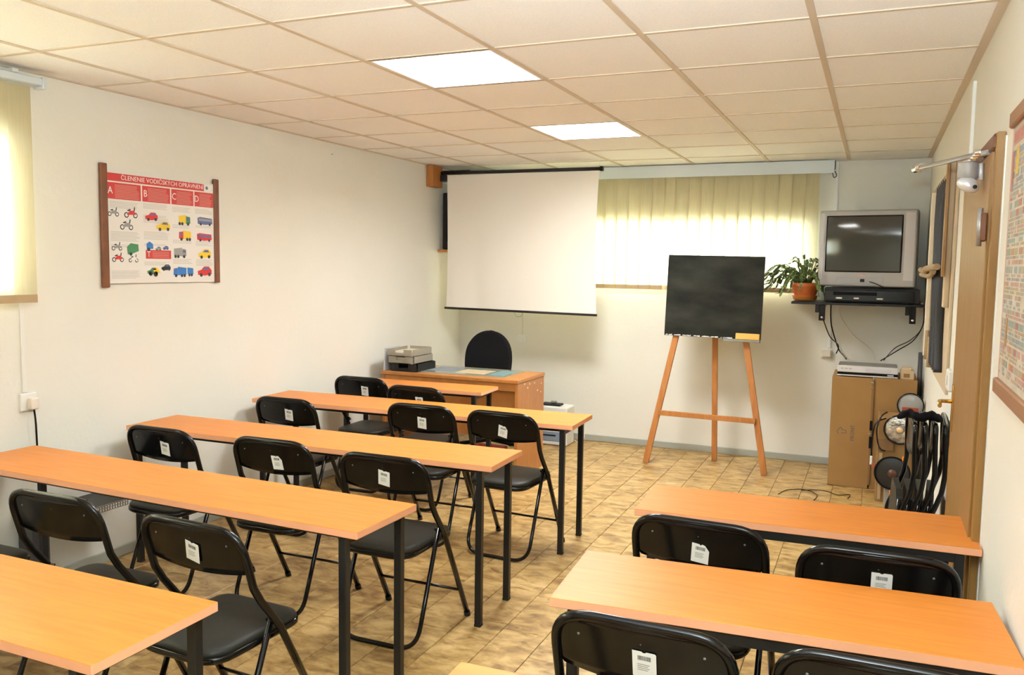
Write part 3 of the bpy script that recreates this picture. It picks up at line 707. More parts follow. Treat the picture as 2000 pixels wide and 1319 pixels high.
# ------------------------------------------------------------------ TV shelf on the right
t = thing('wall_shelf', 'dark wall shelf on two black brackets carrying the television', 'shelf', (0, 0, 0))
bx('shelf_board', (.852, 1.768, 3.64, YB - .002, 1.312, 1.330), blk2, t, .002)
for x in (1.075, 1.695):
    br = bx('bracket', (x - .022, x + .022, 3.66, 3.685, 1.19, 1.3115), blk, t, .003)
    bx('bracket_arm', (x - .012, x + .012, 3.686, YB - .003, 1.285, 1.3115), blk, br, .002)
    b = B(); lathe(b, [(0, .006), (.008, .005), (.010, 0)], 12, T(x, 3.66, 1.215) @ R(90, 'X')); obj('bolt', b, chrome, br)
    bx('bracket_cover', (x - .050, x - .0225, 3.665, 3.70, 1.25, 1.3115), dark, br, .003)
# player
t = thing('video_recorder', 'black video recorder under the silver television', 'video recorder', (0, 0, 0))
bx('case', (1.085, 1.735, 3.665, 3.99, 1.336, 1.440), dark, t, .004)
bx('fascia', (1.088, 1.70, 3.655, 3.6645, 1.345, 1.425), blk, t, .003)
bx('tape_slot', (1.15, 1.45, 3.651, 3.6545, 1.388, 1.412), blkm, t, .001)
for x, w in ((1.19, .022), (1.31, .018), (1.47, .022)):
    bx('button', (x - w, x + w, 3.650, 3.6545, 1.360, 1.371), beige, t, .002)
for x in (1.12, 1.68): bx('foot', (x - .02, x + .02, 3.68, 3.70, 1.3305, 1.3355), rubber, t, 0)
# TV (silver)
TX, TY, TZ0 = 1.362, 3.74, 1.4415
t = thing('television', 'silver tube television on the wall shelf in the right corner', 'television', (TX, TY, TZ0), math.radians(-9))
b = B(); box(b, -.340, .340, -.02, .075, .012, .580, bev=.012, seg=3)
obj('front_cabinet', b, silver, t)
b = B(); prism(b, [(-.33, .0751), (.33, .0751), (.335, .13), (.26, .30), (-.26, .30), (-.335, .13)], .03, .565); prism(b, [(-.24, .30), (.24, .30), (.16, .345), (-.16, .345)], .08, .48); obj('rear_cabinet', b, dark, t)
b = B(); box(b, -.288, .248, -.0235, -.018, .118, .540, bev=.006, seg=2); obj('screen_bezel', b, blk, t)
b = B(); N, K = 28, 22; g = []
for k in range(K + 1):
    row = []
    for q in range(N + 1):
        u, v = q / N * 2 - 1, k / K * 2 - 1; row.append(b.verts.new((-.020 + u * .258, -.0240 - .0197 + u * u * .0123 + v * v * .0074, .329 + v * .201)))
    g.append(row)
for a, c in zip(g, g[1:]):
    for q in range(N): f = b.faces.new((a[q], a[q + 1], c[q + 1], c[q])); f.smooth = True
obj('picture_tube', b, crt, t)
for x0, x1 in ((-.333, -.300), (.262, .330)): bx('speaker_grille', (x0, x1, -.0222, -.019, .06, .56), M('grille_silver', (.52, .50, .50), .5), t, .002)
bx('control_flap', (-.195, .13, -.0225, -.019, .030, .078), M('flap_silver', (.36, .35, .34), .4), t, .003)
bx('front_jack', (-.03, .0, -.028, -.0225, .045, .068), dark, t, .002); bx('logo_badge', (-.045, -.005, -.0225, -.019, .094, .102), INK['pink'], t, .001)
tag(tb('front_cable', cat([(1.395, 3.70, 1.490), (1.43, 3.66, 1.480), (1.50, 3.645, 1.450), (1.54, 3.66, 1.4455)], 6), .004, blk, n=6), 'black cable plugged into the front of the silver television', 'cable')
t = thing('remote_control', 'dark remote lying at the right end of the television shelf', 'remote', (0, 0, 0))
b = B(); box(b, 1.742, 1.765, 3.65, 3.80, 1.331, 1.352, bev=.005); obj('remote_body', b, M('olive_plastic', (.09, .08, .05), .4), t)
# cables below the shelf
for i, (pts, m, r, lab) in enumerate([
    ([(1.085, 3.72, 1.19), (1.13, 3.85, 1.06), (1.19, 4.0, .98), (1.175, 4.04, .91)], blk, .0045, 'black cable hanging from the left shelf bracket to the wall adapter'),
    ([(1.125, 3.90, 1.311), (1.13, 3.98, 1.15), (1.17, 4.05, 1.00), (1.20, 4.05, .93), (1.23, 3.9, .915), (1.26, 3.7, .905)], blk, .0055, 'thick black cable dropping from the shelf to the silver player'),
    ([(1.18, 4.05, 1.311), (1.20, 4.07, 1.20), (1.30, 4.07, 1.06), (1.42, 4.05, .965), (1.46, 3.75, .905)], beige, .0035, 'thin beige cable curving down from the shelf'),
    ([(1.765, 3.66, 1.345), (1.772, 3.70, 1.20), (1.72, 3.85, 1.06), (1.62, 3.95, .97), (1.50, 3.72, .905)], blk, .0045, 'black cable swinging down from the right end of the shelf'),
    ([(1.770, 3.72, 1.31), (1.768, 3.80, 1.16), (1.70, 3.95, 1.05), (1.60, 4.02, .98), (1.52, 3.76, .905)], blk, .0035, 'thinner black cable swinging beside the right shelf end')]):
    tag(tb('hanging_cable', cat(pts, 8), r, m, n=6), lab, 'cable', 'cables hanging under the television shelf')
# plant
t = thing('potted_cactus', 'trailing green cactus plant in a terracotta pot on the shelf', 'potted plant', (.935, 3.83, 1.3305))
b = B(); lathe(b, [(0, .004), (.070, .004), (.086, .012), (.094, .040), (.097, .042), (.088, .042), (.066, .012), (0, .012)], 28); obj('saucer', b, M('orange_terracotta', (.66, .22, .04), .5), t)
b = B(); lathe(b, [(0, .013), (.066, .013), (.072, .03), (.086, .060), (.100, .105), (.106, .108), (.106, .140), (.098, .140), (.092, .115), (0, .115)], 28); obj('pot', b, terra, t)
b = B(); lathe(b, [(0, .128), (.094, .124), (.094, .112)], 20); obj('soil', b, soil, t)
rr = random.Random(11)
for k in range(54):
    a = rr.uniform(0, 2 * PI); reach = rr.uniform(.13, .25); up = rr.uniform(.05, .21)
    if k % 3 == 0: a = PI + rr.uniform(-.7, .35); reach = rr.uniform(.22, .35); up = rr.uniform(.02, .17)
    if k % 9 == 1: reach *= .4; up = rr.uniform(.20, .27)
    dx, dy = math.cos(a), math.sin(a)
    if dx > .1: reach = min(reach, .115 / dx)
    if dy > 0: reach = min(reach, .13 / max(dy, .3))
    n = 8; b = B(); P_ = []
    for i in range(n + 1):
        s = i / n; z = .125 + up * math.sin(min(1, s * 1.35) * PI * .62) * 1.0 - (.16 + .12 * rr.random()) * max(0, s - .5) ** 1.5 * (1.6 if up < .17 else .2)
        P_.append(Vector((dx * (.03 + reach * s) + rr.uniform(-.006, .006), dy * (.03 + reach * s) + rr.uniform(-.006, .006), max(z, .02))))
    for i in range(n):
        p, q = P_[i], P_[i + 1]; ax = (q - p).normalized(); sd = ax.cross(Vector((rr.uniform(-.4, .4), rr.uniform(-.4, .4), 1))).normalized(); w = .0085 + .004 * rr.random(); nn = ax.cross(sd) * .0022
        m1 = p.lerp(q, .3); m2 = p.lerp(q, .8)
        v = [p + nn, m1 + sd * w + nn, m2 + sd * w * .9 + nn, q + nn, m2 - sd * w * .9 + nn, m1 - sd * w + nn]
        top = [b.verts.new(x) for x in v]; bot = [b.verts.new(x - nn * 2) for x in v]
        b.faces.new(top); b.faces.new(bot[::-1])
        for q2 in range(6): b.faces.new((top[q2], top[(q2 + 1) % 6], bot[(q2 + 1) % 6], bot[q2]))
    obj('stem', b, leafm, t)

# ------------------------------------------------------------------ carton, player, boxes
t = thing('tall_carton', 'tall brown cardboard carton standing under the television shelf', 'carton', (0, 0, 0))
CZ = .805
b = B(); box(b, 1.180, 1.452, 3.40, 3.86, 0.001, CZ, bev=.003); obj('carton_body', b, card, t)
b = B(); box(b, 1.460, 1.742, 3.405, 3.86, 0.001, CZ + .004, bev=.003); obj('carton_body', b, card, t)
bx('flap_strip', (1.449, 1.463, 3.394, 3.3995, .03, CZ - .01), card2, t, .001)
for z0, z1 in ((.43, .50), (.30, .385)): bx('slot', (1.446, 1.464, 3.3905, 3.3938, z0, z1), blkm, t, 0)
for z in (.775, .735, .405): bx('staple', (1.438, 1.457, 3.3895, 3.3935, z - .006, z + .006), chrome, t, .001)
# printed arrows (fragile-side mark) and small print
pr = B(); Mp = T(1.262, 3.3995, .405) @ R(90, 'X')
for yy in (-.016, .018):
    for (x0, x1, y0, y1) in ((-.016, .018, -.0015 + yy * .4, .0015 + yy * .4),): box(pr, x0, x1, y0, y1, 0, .0008, mat=Mp)
tri = [(-.032, 0), (-.014, .018), (-.014, .008), (.020, .008), (.020, -.008), (-.014, -.008), (-.014, -.018)]
pr.free(); pr = B()
segs = [(-.034, .0, -.010, .030), (-.010, .030, .0, .022), (0, .022, -.002, .014), (-.002, .014, .028, .010), (.028, .010, .028, -.010), (.028, -.010, -.004, -.012), (-.034, 0, -.022, -.020)]
for x0, y0, x1, y1 in segs:
    L = math.hypot(x1 - x0, y1 - y0); a = math.degrees(math.atan2(y1 - y0, x1 - x0)); box(pr, 0, L, -.0022, .0022, 0, .0009, mat=Mp @ T(x0, y0, 0) @ R(a, 'Z'))
obj('printed_arrow', pr, inkg, t)
def text(s, size, mat, m, parent, name='lettering', align='CENTER', ext=.0003, sx=1):
    c = bpy.data.curves.new(name, 'FONT'); c.body = s; c.size = size; c.align_x = align; c.align_y = 'CENTER'; c.extrude = ext; c.resolution_u = 2
    o = bpy.data.objects.new(name + '_tmp', c); C.objects.link(o); dg = bpy.context.evaluated_depsgraph_get(); me = bpy.data.meshes.new_from_object(o.evaluated_get(dg)); bpy.data.objects.remove(o)
    me.transform(Matrix.Diagonal((sx, 1, 1, 1))); me.transform(mat); me.materials.clear(); me.materials.append(m)
    q = bpy.data.objects.new(name, me); C.objects.link(q); q.parent = parent; return q
text('FRONT', .036, T(1.335, 3.3992, .40) @ R(90, 'X') @ R(90, 'Z'), inkg, t)
t = thing('disc_player', 'silver and black disc player on top of the tall carton', 'disc player', (0, 0, CZ + .005))
bx('case', (1.215, 1.610, 3.425, 3.68, .004, .078), steel, t, .003)
bx('fascia', (1.212, 1.613, 3.412, 3.4245, .030, .078), silver2, t, .003); bx('black_strip', (1.212, 1.613, 3.414, 3.4245, .012, .0295), blk, t, .001); bx('lower_trim', (1.212, 1.613, 3.412, 3.4245, .003, .0115), silver2, t, .001)
bx('disc_drawer', (1.40, 1.57, 3.4100, 3.4118, .038, .062), M('drawer_silver', (.62, .62, .68), .3), t, .001); bx('display_mark', (1.545, 1.585, 3.4122, 3.4138, .016, .024), silver2, t, 0)
for x in (1.235, 1.262, 1.29): bx('button', (x, x + .018, 3.4103, 3.4118, .052, .058), steel, t, .001)
t = thing('small_carton', 'small pale cardboard box right of the disc player', 'box', (0, 0, CZ + .005))
bx('box_body', (1.628, 1.718, 3.43, 3.54, .0, .062), M('pale_card', (.56, .42, .26), .8), t, .002); bx('box_print', (1.650, 1.690, 3.4285, 3.4298, .012, .04), card2, t, 0)
tag(bx('tiny_box', (1.636, 1.698, 3.44, 3.51, CZ + .0675, CZ + .086), M('pale_card2', (.66, .50, .30), .8), None, .002), 'flat cream packet on the small pale box', 'packet')
# grey roll leaning in the corner
tag(tb('grey_tube', [(1.762, 3.60, .45), (1.765, 3.72, .98)], .016, greym, n=10), 'dark grey tube leaning in the corner behind the carton', 'tube')

# small carton with vehicle lamps
t = thing('open_carton', 'brown carton in front of the tall one, behind the round lamps', 'carton', (0, 0, 0))
bx('carton_body', (1.50, 1.735, 3.075, 3.36, .001, .58), card, t, .003)
bx('carton_flap', (1.502, 1.60, 3.060, 3.0745, .36, .44), card2, t, .001); bx('tape_strip', (1.515, 1.535, 3.068, 3.0745, .02, .34), M('tape', (.50, .36, .19), .5), t, 0)
def disc_lamp(name, c, r, body_m, lens_m, rz, label, kind, tilt=0):
    t = thing(name, label, kind, c, math.radians(rz))
    m = R(90 + tilt, 'X')
    b = B(); lathe(b, [(0, -.085), (r * .45, -.08), (r * .85, -.04), (r * .98, 0), (r, .006), (r * 1.0, .018), (r * .93, .020), (r * .90, .010)], 32, m); obj('housing', b, body_m, t)
    b = B(); lathe(b, [(r * .91, .011), (r * .6, .020), (0, .026)], 32, m); lens = obj('lens', b, lens_m, t)
    return t
lensm = M('headlight_glass', (.80, .80, .80), .12, metal=.75, mottle=(.18, .17, .15), mscale=28, bump=.5, bscale=70)
hl = disc_lamp('headlight', (1.632, 2.985, .525), .100, blk, lensm, -6, 'round chrome headlight in front of the cartons', 'headlight', 3)
b = B(); lathe(b, [(0, .034), (.012, .032), (.020, .024)], 16, R(93, 'X')); obj('bulb_cap', b, M('bulb_tint', (.8, .55, .3), .2, metal=.4), hl)
bx('mounting_bracket', (-.030, .030, .060, .0875, -.03, .03), blk2, hl, .002)
ul = disc_lamp('round_tail_lamp', (1.695, 3.16, .667), .085, blk, M('tail_glass', (.34, .33, .31), .2), -6, 'round dark lamp with a red segment above the headlight', 'lamp')
bx('red_segment', (-.05, .05, -.032, -.020, -.05, -.012), redm, ul, .003)
dl = disc_lamp('black_drum_lamp', (1.598, 2.93, .240), .112, blkm, M('drum_black', (.016, .016, .016), .35), -5, 'large matte black round lamp low beside the folded chairs', 'lamp')
b = B(); lathe(b, [(0, .040), (.02, .036), (.028, .024)], 16, R(90, 'X')); obj('hub', b, M('hub_brown', (.10, .035, .02), .4), dl)
bx('mounting_bracket', (-.04, .04, .080, .128, -.03, .03), blk2, dl, .002)
bx('side_lug', (-.128, -.108, -.02, .0, .03, .055), redm, dl, .003)
st = thing('lamp_stand', 'grey stand panel under the black round lamp', 'stand', (0, 0, 0))
bx('stand_panel', (1.555, 1.66, 2.965, 3.045, 0, .13), M('stand_grey', (.34, .31, .26), .6), st, .003)
tag(bx('orange_marker', (1.585, 1.615, 2.90, 2.925, .085, .125), orange, None, .003, mat=None), 'small orange reflector low on the black lamp', 'reflector')
bx_o = bx('orange_marker', (1.652, 1.682, 2.90, 2.925, .33, .36), orange, None, .003); tag(bx_o, 'small orange reflector right of the headlight', 'reflector')
tag(tb('wiring_loom', cat([(1.55, 3.02, .63), (1.515, 3.0, .60), (1.492, 2.98, .52), (1.50, 2.98, .43), (1.52, 2.97, .385), (1.55, 2.97, .375)], 8), .005, blk, n=6), 'black wiring bent beside the headlight', 'wire')
tag(tb('white_plug_lead', cat([(1.545, 3.03, .585), (1.485, 3.02, .55), (1.466, 3.00, .45), (1.466, 2.985, .33)], 8), .0055, blk, n=6), 'black lead hanging down left of the headlight', 'wire')
tag(bx('plug', (1.457, 1.474, 2.978, 2.992, .27, .33), white, None, .003), 'small white plug at the end of the hanging lead', 'plug')
# loose cables on the floor
for i, (pts, lab) in enumerate([([(.88, 2.95, .003), (.93, 3.10, .003), (1.05, 3.16, .003), (1.13, 3.05, .003), (1.12, 2.90, .003)], 'dark cable loop lying on the floor left of the carton'),
                  ([(1.02, 3.14, .003), (1.16, 3.20, .003), (1.26, 3.12, .003), (1.34, 3.16, .003), (1.33, 3.05, .003)], 'thin brown cable snaking on the floor before the carton'),
                  ([(-.75, 3.98, .003), (-.2, 4.0, .003), (.05, 4.03, .003), (.3, 3.98, .003), (.5, 4.05, .003)], 'thin pale cable lying along the foot of the back wall')]):
    tag(tb('floor_cable', cat(pts, 8), .0028, blk2 if i < 2 else rope, n=6), lab, 'cable')

# ------------------------------------------------------------------ right wall things
XW = XR
t = thing('strap_board', 'tan wall board hung with long black straps between corner and door', 'strap rack', (0, 0, 0))
bx('back_board', (XW - .014, XW - .001, 1.45, 3.45, .98, 2.12), boardm, t, .002)
for k in range(5):
    y = 1.80 + .115 * k; rs = random.Random(k)
    pts = [(XW - .034, y, 2.05), (XW - .036, y + .03, 1.85), (XW - .034, y - .02, 1.62), (XW - .036, y - .05, 1.50), (XW - .034, y - .06 + rs.uniform(-.03, .03), 1.25), (XW - .034, y - .10, 1.06)]
    b = B(); tube(b, cat(pts, 6), .021, 8, flat=.4); obj('strap', b, strap, t)
    b = B(); lathe(b, [(0, .008), (.010, .006), (.012, 0)], 8, T(XW - .045, y, 2.05) @ R(-90, 'Y')); obj('strap_pin', b, rope, t)
bx('side_batten', (XW - .04, XW - .0145, 3.00, 3.08, 1.02, 2.08), creamp, t, .003)
bx('side_batten', (XW - .04, XW - .0145, 1.52, 1.60, 1.40, 2.12), boardm, t, .003)
bx('side_batten', (XW - .055, XW - .0405, 1.50, 1.56, 1.55, 2.10), doorw, t, .003)
tb('binding_rope', cat([(XW - .05, 3.15, 1.58), (XW - .085, 2.9, 1.585), (XW - .075, 2.5, 1.57), (XW - .095, 2.1, 1.59), (XW - .07, 1.6, 1.60)], 6), .017, rope, t)
tb('binding_rope', cat([(XW - .05, 3.0, 1.56), (XW - .09, 2.7, 1.555), (XW - .07, 2.2, 1.55), (XW - .08, 1.7, 1.575)], 6), .014, rope, t)
for y, z in ((2.85, 1.06), (2.55, 1.04)): tb('strap_end', [(XW - .03, y, z + .14), (XW - .035, y - .04, z - .04)], .012, rope, t)
tag(bx('cable_duct', (XW - .014, XW, .93, .965, 1.16, 2.37), white, None, .002), 'white vertical cable duct on the right wall beside the door', 'duct')
t = thing('switch_box', 'white electrical box at the end of the duct beside the door', 'switch', (0, 0, 0))
bx('box_case', (XW - .045, XW, .90, 1.02, 1.065, 1.155), white, t, .006); bx('rocker', (XW - .049, XW - .0455, .93, .97, 1.09, 1.13), white_k, t, .002)
# motion sensor on a steel arm above the door
t = thing('motion_sensor', 'silver motion sensor hanging on a steel arm above the door', 'sensor', (0, 0, 0))
A0, A1 = Vector((XW - .030, .02, 1.965)), Vector((1.585, .95, 2.020))
tb('steel_arm', [A1, A0], .013, steel, t, 10, flat=.6)
tb('arm_end', [A1 + Vector((-.012, .04, 0)), A1 + Vector((.012, -.04, 0))], .018, chrome, t, 10)
bx('wall_plate', (XW - .034, XW - .002, -.09, .17, 1.962, 2.00), railw, t, .003)
for k in range(4):
    b = B(); lathe(b, [(0, .016), (.008, .014), (.010, 0)], 10, T(1.722, .16 - .07 * k, 1.955) @ R(-90, 'Y')); obj('arm_bolt', b, chrome, t)
b = B(); lathe(b, [(0, .0), (.030, .0), (.032, -.006), (.032, -.050), (.026, -.056), (0, -.056)], 24, T(1.705, .13, 1.945)); obj('sensor_body', b, silver, t)
b = B(); lathe(b, [(0, .028), (.016, .024), (.026, .012), (.029, 0), (.026, -.012), (.014, -.020), (0, -.022)], 20, T(1.706, .118, 1.868) @ R(28, 'Y') @ Matrix.Diagonal((1.25, 1, 1.0, 1))); obj('sensor_head', b, silver2, t)
b = B(); lathe(b, [(0, .004), (.006, .003), (.007, 0)], 10, T(1.725, .088, 1.860) @ R(90, 'X')); obj('sensor_eye', b, dark, t)
tb('sensor_pin', [(1.742, .12, 1.94), (1.744, .12, 1.885)], .008, silver2, t, 8)
# ------------------------------------------------------------------ posters
def rects(bm, lst, mat):
    for x0, x1, y0, y1, mi in lst: box(bm, x0, x1, y0, y1, 0, .0006, mi=mi, mat=mat)
# left wall poster, u to the right (= +y), v up, out = +x
PW, PH = .828, .600
t = thing('driving_licence_poster', 'red and white vehicle category poster with two brown rails on left wall', 'poster', (XL, .018, 1.448))
Lm = Matrix(((0, 0, 1, 0), (1, 0, 0, 0), (0, 1, 0, 0), (0, 0, 0, 1)))      # (u,v,w)->(w,u,v)
def PM(w): return Lm @ T(0, 0, w)
b = B(); box(b, .015, PW - .012, .004, PH - .02, .010, .012, mat=Lm); obj('sheet', b, posterp, t)
b = B(); box(b, 0, .043, -.016, PH + .016, .001, .022, bev=.004, mat=Lm); obj('rail', b, railw, t)
b = B(); box(b, PW - .030, PW + .010, -.002, PH + .010, .001, .022, bev=.004, mat=Lm); obj('rail', b, railw, t)
top = PH - .02
cx = [.047, .262, .466, .640, .798]
for rc in ([(.044, .722, top - .048, top - .008, 0)] + [(cx[k] + (0 if k == 0 else .008), cx[k + 1] - .002, top - .140, top - .056, 0) for k in range(4)] + [(.285, .462, .135, .182, 0)]):
    b = B(); rects(b, [rc], PM(.0121)); obj('red_panel', b, [redink], t)
b = B(); rr = random.Random(4); L_ = []
for k in range(4):
    for q in range(9):
        L_.append((cx[k] + .045, cx[k + 1] - .012 - rr.random() * .02, top - .134 + q * .008, top - .130 + q * .008, 0))
for q in range(4): L_.append((.33, .44 + rr.random() * .01, .143 + q * .009, .147 + q * .009, 0))
rects(b, L_, PM(.0128)); obj('pale_red_text', b, [pinkink], t, kind='stuff')
b = B(); L_ = []
for k, blocks in enumerate([[(.395, .43), (.225, .275), (.195, .205), (.03, .075)], [(.405, .435), (.33, .37), (.24, .285), (.205, .215), (.10, .12)], [(.40, .43), (.31, .33), (.225, .245), (.11, .14)], [(.40, .43), (.32, .335), (.215, .24), (.10, .135)]]):
    for (z0, z1) in blocks:
        z = z0
        while z < z1: L_.append((cx[k] + .012, cx[k + 1] - .015 - rr.random() * .03, z, z + .0028, 0)); z += .0075
rects(b, L_, PM(.0121)); obj('grey_text', b, [greytext], t, kind='stuff')
text('ČLENENIE VODIČSKÝCH OPRÁVNENÍ', .034, Lm @ T(.425, top - .028, .0131), paper, t, sx=1.02)
for s_, u, v in (('A', .063, top - .098), ('B', .290, top - .098), ('C', .492, top - .098), ('D', .664, top - .098), ('T', .305, .158)): text(s_, .052 if s_ != 'T' else .045, Lm @ T(u, v, .0131), paper, t, sx=.9)
b = B(); rects(b, [(.728, .790, top - .052, top - .010, 0)], PM(.0121)); obj('logo_field', b, [paper], t)
b = B(); lathe(b, [(0, .0006), (.010, .0006), (.010, 0)], 16, Lm @ T(.745, top - .028, .0128)); obj('logo_ring', b, INK['teal'], t)
# vehicle pictures
inks = ['red', 'yellow', 'green', 'blue', 'grey', 'black', 'navy', 'white']; II = {k: i for i, k in enumerate(inks)}
def poly(p, c, w=.0123): prism(vb, p, 0, .0005, Lm @ T(0, 0, w), II[c])
def disc(u, v, r, c='black', w=.0129, n=12): poly([(u + r * math.cos(2 * PI * k / n), v + r * math.sin(2 * PI * k / n)) for k in range(n)], c, w)
def ring(u, v, r): disc(u, v, r, 'black', .0126); disc(u, v, r * .62, 'white', .0133)
def bike(u, v, s, c):
    ring(u - .022 * s, v, .012 * s); ring(u + .024 * s, v, .012 * s)
    poly([(u - .022 * s, v), (u - .006 * s, v + .018 * s), (u + .018 * s, v + .020 * s), (u + .026 * s, v + .002 * s), (u + .006 * s, v + .002 * s)], c, .0137)
    poly([(u - .02 * s, v + .02 * s), (u - .004 * s, v + .026 * s), (u + .0 * s, v + .02 * s), (u - .016 * s, v + .016 * s)], 'black', .0142)
    poly([(u + .014 * s, v + .02 * s), (u + .018 * s, v + .036 * s), (u + .022 * s, v + .034 * s), (u + .02 * s, v + .018 * s)], 'black', .0142)
def carp(u, v, c, s=1, fl=1):
    poly([(u - .040 * s, v - .012 * s), (u - .042 * s, v + .004 * s), (u - .020 * s, v + .010 * s), (u - .004 * s, v + .024 * s), (u + .024 * s, v + .024 * s), (u + .040 * s, v + .008 * s), (u + .040 * s, v - .010 * s), (u, v - .016 * s)], c)
    poly([(u - .012 * s, v + .010 * s), (u, v + .020 * s), (u + .020 * s, v + .020 * s), (u + .028 * s, v + .010 * s)], 'navy', .0129)
    disc(u - .022 * s, v - .013 * s, .008 * s); disc(u + .026 * s, v - .011 * s, .008 * s)
def truck(u, v, cab, cargo, flip=1, L=.055):
    poly([(u - flip * L, v - .016), (u - flip * L, v + .024), (u + flip * .008, v + .030), (u + flip * .008, v - .018)], cargo)
    poly([(u + flip * .009, v - .020), (u + flip * .009, v + .024), (u + flip * .040, v + .020), (u + flip * .042, v - .016)], cab)
    poly([(u + flip * .016, v + .004), (u + flip * .016, v + .017), (u + flip * .036, v + .015), (u + flip * .037, v + .002)], 'navy', .0129)
    for q in (-.04, -.02, .024): disc(u + flip * q, v - .020, .009)
def bus(u, v, c, c2=None):
    poly([(u - .058, v - .014), (u - .060, v + .020), (u - .04, v + .026), (u + .055, v + .020), (u + .058, v - .012), (u + .0, v - .018)], c)
    poly([(u - .052, v + .004), (u - .052, v + .018), (u + .050, v + .014), (u + .052, v + .002)], c2 or 'navy', .0129)
    for q in (-.035, .036): disc(u + q, v - .015, .008)
vb = B(); bike(.078, .362, 1, 'grey'); obj('vehicle_print', vb, [INK[k] for k in inks], t, kind='stuff')
vb = B(); bike(.190, .362, 1.25, 'red'); obj('vehicle_print', vb, [INK[k] for k in inks], t, kind='stuff')
vb = B(); bike(.160, .298, 1.2, 'grey'); obj('vehicle_print', vb, [INK[k] for k in inks], t, kind='stuff')
vb = B(); bike(.095, .186, .95, 'grey'); obj('vehicle_print', vb, [INK[k] for k in inks], t, kind='stuff')
vb = B(); bike(.100, .128, 1.05, 'red'); obj('vehicle_print', vb, [INK[k] for k in inks], t, kind='stuff')
vb = B(); bike(.200, .125, .9, 'white'); obj('vehicle_print', vb, [INK[k] for k in inks], t, kind='stuff')
vb = B(); poly([(.165, .155), (.160, .195), (.185, .215), (.235, .210), (.238, .175), (.195, .160)], 'green'); disc(.185, .158, .009); obj('vehicle_print', vb, [INK[k] for k in inks], t, kind='stuff')
vb = B(); carp(.330, .360, 'red', 1.05); obj('vehicle_print', vb, [INK[k] for k in inks], t, kind='stuff')
vb = B(); carp(.412, .312, 'yellow', 1.2); obj('vehicle_print', vb, [INK[k] for k in inks], t, kind='stuff')
vb = B(); poly([(.292, .185), (.290, .215), (.312, .228), (.335, .215), (.338, .190)], 'blue'); disc(.305, .185, .010); obj('vehicle_print', vb, [INK[k] for k in inks], t, kind='stuff')
vb = B(); carp(.372, .190, 'grey', .5); obj('vehicle_print', vb, [INK[k] for k in inks], t, kind='stuff')
vb = B(); carp(.425, .195, 'navy', .5); obj('vehicle_print', vb, [INK[k] for k in inks], t, kind='stuff')
vb = B(); carp(.330, .065, 'green', .9); disc(.315, .055, .013); disc(.350, .052, .015); poly([(.335, .060), (.335, .09), (.365, .085), (.385, .06)], 'yellow', .0129); obj('vehicle_print', vb, [INK[k] for k in inks], t, kind='stuff')
vb = B(); carp(.425, .085, 'black', .8); poly([(.395, .078), (.395, .084), (.42, .084), (.42, .078)], 'black'); obj('vehicle_print', vb, [INK[k] for k in inks], t, kind='stuff')
vb = B(); truck(.570, .355, 'green', 'yellow', 1, .045); obj('vehicle_print', vb, [INK[k] for k in inks], t, kind='stuff')
vb = B(); truck(.565, .268, 'red', 'yellow', -1, .05); obj('vehicle_print', vb, [INK[k] for k in inks], t, kind='stuff')
vb = B(); truck(.535, .170, 'grey', 'grey', 1, .05); obj('vehicle_print', vb, [INK[k] for k in inks], t, kind='stuff')
vb = B(); truck(.520, .062, 'blue', 'blue', -1, .055); obj('vehicle_print', vb, [INK[k] for k in inks], t, kind='stuff')
vb = B(); poly([(.583, .050), (.583, .088), (.628, .084), (.628, .048)], 'blue'); disc(.597, .045, .008); disc(.615, .045, .008); obj('vehicle_print', vb, [INK[k] for k in inks], t, kind='stuff')
vb = B(); bus(.728, .355, 'navy', 'grey'); obj('vehicle_print', vb, [INK[k] for k in inks], t, kind='stuff')
vb = B(); bus(.722, .262, 'red', 'navy'); obj('vehicle_print', vb, [INK[k] for k in inks], t, kind='stuff')
vb = B(); carp(.722, .165, 'yellow', 1.25); obj('vehicle_print', vb, [INK[k] for k in inks], t, kind='stuff')
vb = B(); carp(.720, .062, 'red', 1.35); obj('vehicle_print', vb, [INK[k] for k in inks], t, kind='stuff')
chartrail = M('chart_rail', (.30, .135, .06), .5)
chartp = M('chart_paper', (.60, .53, .44), .5, mottle=(.50, .44, .36), mscale=25)
MUT = {'red': (.42, .13, .09), 'orange': (.46, .22, .08), 'tan': (.40, .30, .19), 'teal': (.26, .32, .30), 'slate': (.24, .26, .31), 'grey': (.36, .34, .31), 'pink': (.48, .26, .22), 'yellow': (.66, .44, .05), 'blue': (.20, .26, .36)}
MUTM = {k: M('faded_ink_' + k, v, .5) for k, v in MUT.items()}
